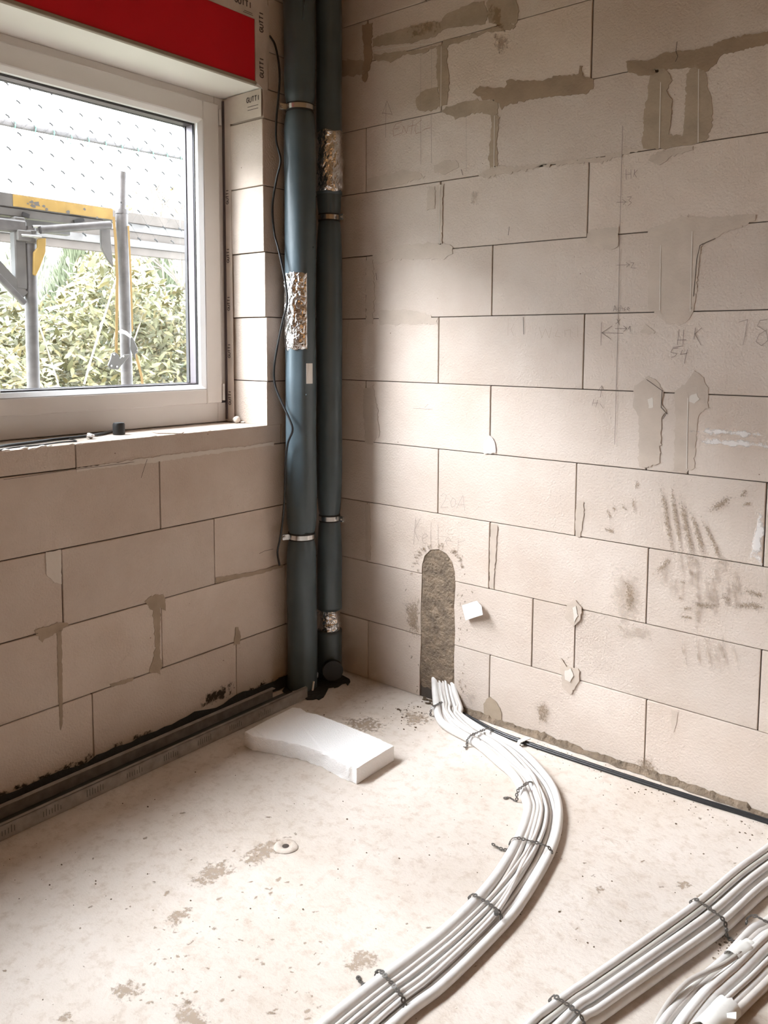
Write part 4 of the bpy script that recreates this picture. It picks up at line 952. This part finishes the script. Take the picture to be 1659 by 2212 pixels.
# ------------------------------------------------------------------ outside: ground, scaffold, planting
GZ = -.5
m = MB().box((-40, -30, GZ-.2), (-.37, 40, GZ)); tag(m.build('ground', M['grass']), kind='structure')
XS = -.70
def P7(px, py, X=XS): return onx(px, py, X)
a = P7(265, 600)
st = empty('scaffold_post', (XS, -.533, GZ), label='grey scaffold post with a pin on top and a yellow strap around it', cat='scaffold post')
MB().tube([(XS, -.500, GZ), (XS, -.500, 0), (XS, -.515, 1.955)], .0242, 20).build('post_tube', M['scaf'], st, smooth='auto')
MB().tube([(XS, -.515, 1.95), (XS, -.508, 2.113)], .0175, 16).build('post_pin', M['scaf'], st, smooth='auto')
MB().tube([(XS, -.5148, 1.94), (XS, -.5150, 1.957)], .0262, 20).build('post_rim', M['scaf'], st, smooth='auto')
c = P7(254, 438); MB().tube([(XS+.017, c.y+.005, c.z), (XS+.0185, c.y+.005, c.z)], .004, 8).build('pin_hole', M['gasket'], st)
settle(st)
st = empty('scaffold_post', (XS, -.925, GZ), label='grey scaffold post at the left carrying the deck bracket', cat='scaffold post')
MB().tube([(XS, -.935, GZ), (XS, -.935, 0), (XS, -.922, 1.84)], .0242, 20).build('post_tube', M['scaf'], st, smooth='auto')
MB().box((XS-.02, -.99, 1.60), (XS+.02, -.945, 1.87)).build('bracket_upright', M['alu'], st, bevel=.004)
MB().bar((XS, -.955, 1.575), (XS+.02, -1.30, 1.93), .035, .04).build('bracket_brace', M['alu'], st, bevel=.004)
MB().bar((XS+.02, -.96, 1.545), (XS+.04, -1.33, 1.90), .02, .022).build('bracket_brace', M['scaf'], st, bevel=.004)
cl = MB().tube([(XS, -.9225, 1.775), (XS, -.9225, 1.825)], .031, 16); cl.box((XS-.02, -.985, 1.78), (XS+.035, -.93, 1.82)); cl.build('coupler', M['alu'], st, bevel=.003)
MB().tube([(XS+.03, -.97, 1.80), (XS+.05, -.90, 1.80)], .007, 8).build('coupler_bolt', M['steel'], st)
settle(st)
dk = empty('scaffold_deck', (XS, -1.1, 1.9), label='scaffold deck with a yellow painted edge seen through the window', cat='scaffold deck')
MB().box((-.735, -3.1, 1.905), (-.695, -.560, 1.957)).build('edge_board', M['alu'], dk, bevel=.003)
MB().box((-.6955, -.985, 1.909), (-.6935, -.562, 1.953)).build('yellow_band', M['yellow'], dk)['label'] = 'chipped yellow paint band'
random.seed(5)
for (x, y, s) in ((68,437,5),(80,440,8),(95,446,4),(148,458,6),(183,452,4),(60,440,3),(210,470,4),(100,452,4),(72,445,6)):
    q = P7(x, y, -.6932); k = s/1765*3.3
    m = MB(); m.v = [(q.x+.0003, q.y+math.cos(t)*k*rnd(.5, 1.2), q.z+math.sin(t)*k*rnd(.4, .9)) for t in [j*PI/4 for j in range(8)]]; m.f = [list(range(8))]; m.build('paint_chip', M['alu'], dk)
MB().box((-1.0, -3.1, 1.935), (-.735, -.565, 1.95)).build('deck_plate', M['wood'], dk)
MB().box((-.74, -3.1, 1.872), (-.70, -.60, 1.904)).build('deck_rail', M['alu'], dk, bevel=.003)
MB().box((-1.0, -3.1, 1.862), (-.96, -.60, 1.932)).build('deck_rail', M['alu'], dk, bevel=.003)
MB().tube([(-.66, -.90, 1.828), (-.64, -.61, 1.878)], .016, 14).build('transom_tube', M['scaf'], dk, smooth='auto')
MB().bar((-.69, -.945, 1.835), (-.69, -1.5, 1.83), .04, .045).build('transom_tube', M['scaf'], dk, bevel=.006)
for (x0, y0, x1, y1) in ((48, 462, 62, 468), (160, 480, 180, 474)):
    u, v = P7(x0, y0, -.69), P7(x1, y1, -.69); MB().bar(u, v, .012, .016).build('deck_hook', M['gasket'], dk)
u, v = P7(70, 489, -.66), P7(165, 490, -.66); MB().tube([u, v], .006, 8).build('locking_rod', M['steel'], dk)
def tri(px, X, th, mat, name, par): return MB().prism([onx(x, y, X) for x, y in px], (-th, 0, 0)).build(name, mat, par, bevel=.002)
tri([(82, 516), (100, 514), (99, 545), (86, 580), (78, 596), (73, 593), (74, 545), (82, 535)], -.655, .012, M['yellow'], 'yellow_bracket', dk)['label'] = 'yellow pointed bracket'
tri([(218, 495), (238, 492), (240, 520), (246, 577), (232, 560), (219, 535)], -.66, .012, M['alu'], 'pointed_bracket', dk)
settle(dk)
far = empty('scaffold_deck', (-1.45, .5, 1.9), label='pale boarded scaffold deck further out behind the posts', cat='scaffold deck')
for (z0, z1, X, mt) in ((2.026, 2.078, -1.40, 'wood'), (1.983, 2.026, -1.412, 'alu'), (1.941, 1.983, -1.42, 'wood'), (1.902, 1.941, -1.40, 'alu'), (1.862, 1.902, -1.412, 'wood')):
    MB().box((X-.03, -4.0, z0), (X, 3.0, z1)).build('board', M[mt], far, bevel=.002)
MB().box((-1.62, -3.0, 1.945), (-1.44, 3.0, 1.965)).build('deck_plate', M['wood'], far)
settle(far)
gr = MB().tube([(-1.40, -3, 2.385), (-1.40, -.6, 2.400), (-1.40, .5, 2.424), (-1.40, 3, 2.45)], .0165, 12); tag(gr.build('guard_rail', M['scaf'], smooth='auto'), 'thin grey guard rail tube crossing the sky above the deck', 'rail')
nt = empty('safety_net', (-1.40, 0, 2.2), label='fine safety net hanging from the guard rail against the sky', cat='net')
random.seed(11)
for x, y in ((32,268),(76,278),(116,288),(154,299),(191,305),(228,312),(263,320),(298,326),(330,334),(361,340),(391,346)):
    q = onx(x, y, -1.385); pts = [Vector((-1.385+.0*1, q.y, q.z)) + Vector((math.cos(t)*.022-.015, 0, math.sin(t)*.024)) for t in [j*PI/5 for j in range(11)]]
    MB().tube(pts, .0022, 6).build('green_tie', M['green'], nt, smooth=True)
m = MB(); s = .105; X = -1.383
zl = 2.40
for r_ in range(-3, 7):
    for c_ in range(-16, 12):
        y = c_*s+(s/2 if r_ % 2 else 0)+.02+.12; z = 2.375-r_*.072+y*.03
        if y < -1.3 or y > 1.0: continue
        kx, kz = .012, .005
        m.tube([(X, y-kx, z+kz), (X, y, z), (X, y+kx*.6, z-kz*1.6)], .0042, 4)
        if r_ < 6:
            m.tube([(X, y, z), (X, y-s/2, z-.072-s*.015)], .0005, 3, cap=False); m.tube([(X, y, z), (X, y+s/2, z-.072+s*.015)], .0005, 3, cap=False)
o = m.build('net_mesh', M['net'], nt, recalc=False); o['kind'] = 'stuff'
settle(nt)
# ratchet strap around the right post
rs = empty('ratchet_strap', (XS, -.53, 1.4), label='yellow ratchet strap hanging down the right scaffold post', cat='strap')
def strap_bar(px, X, wd=.010, name='strap_webbing'):
    P = [onx(x, y, X+d) for x, y, d in px]; m = MB()
    for a, b in zip(P, P[1:]): m.bar(a, b, wd, .002, (1, 0, 0))
    return m.build(name, M['strap'], rs)
strap_bar([(245,468,.0),(250,520,.0),(253,600,.0),(252,700,0),(251,768,0)], -.668, .012); strap_bar([(277,488,0),(281,560,0),(284,640,0),(286,716,0)], -.675, .008); strap_bar([(293,765,0),(300,790,0),(306,815,0),(311,860,0),(312,1000,0)], -.67, .012)
tri([(255,716),(262,711),(275,716),(286,728),(283,731),(270,722),(258,719)], -.655, .004, M['paper'], 'strap_tag', rs)
tri([(283,727),(287,728),(299,755),(298,762),(293,764),(294,776),(290,772),(282,750)], -.655, .008, M['ratchet'], 'end_hook', rs)
tri([(243,763),(250,761),(258,768),(259,775),(270,766),(281,765),(276,775),(262,790),(256,799),(240,797),(234,790),(240,775)], -.650, .010, M['ratchet'], 'ratchet_body', rs)
for x, y in ((246,766),(240,790),(252,792),(296,757),(266,770)):
    q = onx(x, y, -.648); MB().tube([q, q+Vector((.003, 0, 0))], .004, 8).build('ratchet_pin', M['steel'], rs)
settle(rs)

# planting: every crown is a cloud of single leaves around its branches
def leaf_mesh(m, p, ln, wd, dirv, nrm, curl=.3):
    d = dirv.normalized(); s = d.cross(nrm).normalized(); n_ = s.cross(d); n0 = len(m.v)
    for t, w_ in ((0, .08), (.3, .9), (.65, .8), (1, .02)):
        q = p+d*ln*t-n_*curl*ln*t*t
        for sg in (-1, 1): m.v.append(tuple(q+s*sg*wd/2*w_))
    for i in range(3): a = n0+i*2; m.f.append([a, a+1, a+3, a+2])
def bush(name, label, cat, box, n, ln, mats, seed, stems=10, dens=None, curl=.35):
    random.seed(seed); (x0, x1), (y0, y1), (z0, z1) = box
    root = empty(name, ((x0+x1)/2, (y0+y1)/2, GZ), label=label, cat=cat)
    lm = [MB() for _ in mats]
    for i in range(n):
        for _ in range(6):
            p = Vector((rnd(x0, x1), rnd(y0, y1), rnd(z0, z1)))
            top = z1-(z1-z0)*.16*(1+noise.noise(Vector((p.x*.8, p.y*1.1, seed)))*2.2)
            c = noise.noise(p*1.7+Vector((seed, 0, 0)))
            if p.z < top and p.x < x1-.35+.5*c and c > -.7: break
        d = Vector((rnd(.1, 1), rnd(-.9, .9), rnd(-.5, .9))); k = ln*rnd(.6, 1.2)
        leaf_mesh(random.choice(lm), p, k, k*.34, d, Vector((rnd(-.3, 1), rnd(-.5, .5), rnd(.2, 1))).normalized(), curl)
    for mb, mt in zip(lm, mats):
        o = mb.build('foliage', mt, root, smooth=True, recalc=False); o['kind'] = 'stuff'
    sm_ = MB()
    for i in range(stems):
        y = rnd(y0, y1); x = rnd(x0+.2, x1-.1)
        sm_.tube(spline([(x, y, GZ), (x+rnd(-.1, .1), y+rnd(-.2, .2), (z0+z1)/2*.6), (x+rnd(-.2, .3), y+rnd(-.5, .5), z1*rnd(.7, .98))], 5), [.014-.0007*j for j in range(11)], 5)
    sm_.build('branches', M['twig_pale'], root, smooth=True)
    settle(root)
bush('laurel_hedge', 'tall yellow-green leafy hedge behind the scaffold', 'hedge', ((-5.0, -3.6), (-.4, 3.6), (-.3, 2.35)), 26000, .11, (M['leaf'], M['leaf'], M['leafy']), 4, 22)
bush('garden_shrub', 'yellower low shrub in front of the hedge at the left of the window view', 'shrub', ((-3.9, -3.1), (-1.0, .75), (-.2, 1.52)), 4500, .085, (M['leafy'], M['leaf']), 8, 8)
def conifer(name, label, x, y, h, r, seed, mat, n=9000, ln=.16):
    random.seed(seed); root = empty(name, (x, y, GZ), label=label, cat='tree'); m = MB()
    for i in range(n):
        t = rnd(0, 1)**.8; a = rnd(0, 2*PI); rr = r*(1-t)*rnd(.55, 1)**.5+.05
        p = Vector((x+math.cos(a)*rr, y+math.sin(a)*rr, GZ+.2+h*t)); d = Vector((math.cos(a)*.5, math.sin(a)*.5, rnd(.5, 1.3)))
        leaf_mesh(m, p, ln*rnd(.6, 1.3), ln*.16, d, Vector((math.cos(a), math.sin(a), .2)), .15)
    o = m.build('foliage', mat, root, recalc=False); o['kind'] = 'stuff'
    MB().tube([(x, y, GZ), (x, y, GZ+h*.9)], [.09, .02], 8).build('trunk', M['twig'], root); settle(root)
conifer('conifer', 'feathery dark conifer rising behind the hedge near the right post', -6.4, 2.6, 2.75, 1.5, 3, M['conifer'])
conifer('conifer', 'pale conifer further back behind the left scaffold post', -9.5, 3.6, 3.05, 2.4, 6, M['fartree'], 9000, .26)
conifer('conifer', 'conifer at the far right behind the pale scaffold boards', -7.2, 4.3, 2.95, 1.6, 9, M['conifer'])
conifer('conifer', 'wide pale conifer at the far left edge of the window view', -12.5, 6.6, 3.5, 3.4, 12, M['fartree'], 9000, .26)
def bare_tree(x, y, z0, seed, nb=9):
    random.seed(seed); root = empty('bare_tree', (x, y, GZ), label='leafless thin tree whose twigs show above the scaffold at the right', cat='tree'); tw = MB(); lf = MB()
    def grow(p, d, l, r, k):
        q = p+d*l*.5+Vector((rnd(-1, 1), rnd(-1, 1), rnd(-1, 1)))*l*.06; e = q+(d+Vector((rnd(-.2, .2), rnd(-.2, .2), rnd(-.1, .2)))).normalized()*l*.5
        tw.tube([p, q, e], [r, r*.85, r*.65], 4)
        if k == 0:
            if rnd(0, 1) < .35: leaf_mesh(lf, e, .06, .03, Vector((rnd(-1, 1), rnd(-1, 1), rnd(-1, .5))), Vector((1, 0, .3)))
            return
        for i in range(random.choice((2, 3))):
            grow(e, (d+Vector((rnd(-.7, .7), rnd(-.8, .8), rnd(-.3, .5)))).normalized(), l*rnd(.6, .8), max(.006, r*.7), k-1)
    grow(Vector((x, y, GZ)), Vector((0, 0, 1)), 2.0, .035, 0)
    for i in range(5): grow(Vector((x, y, GZ+1.9)), Vector((rnd(-.4, .4), rnd(-.6, .6), 1)).normalized(), .65, .02, 4)
    tw.build('branches', M['twig'], root, recalc=False); lf.build('last_leaves', M['orange'], root, recalc=False)['kind'] = 'stuff'; settle(root)
bare_tree(-5.4, 3.3, 0, 2)

# repeats of a kind carry the same group
for n_, g_ in (('cable_bundle', 'cable bundles on the floor'), ('conifer', 'conifers beyond the hedge'), ('scaffold_post', 'scaffold posts outside the window'),
               ('scaffold_deck', 'scaffold decks outside the window'), ('front_downpipe', 'insulated downpipes in the corner'), ('rear_downpipe', 'insulated downpipes in the corner')):
    for o_ in bpy.data.objects:
        if o_.parent is None and o_.name.split('.')[0] == n_: o_['group'] = g_
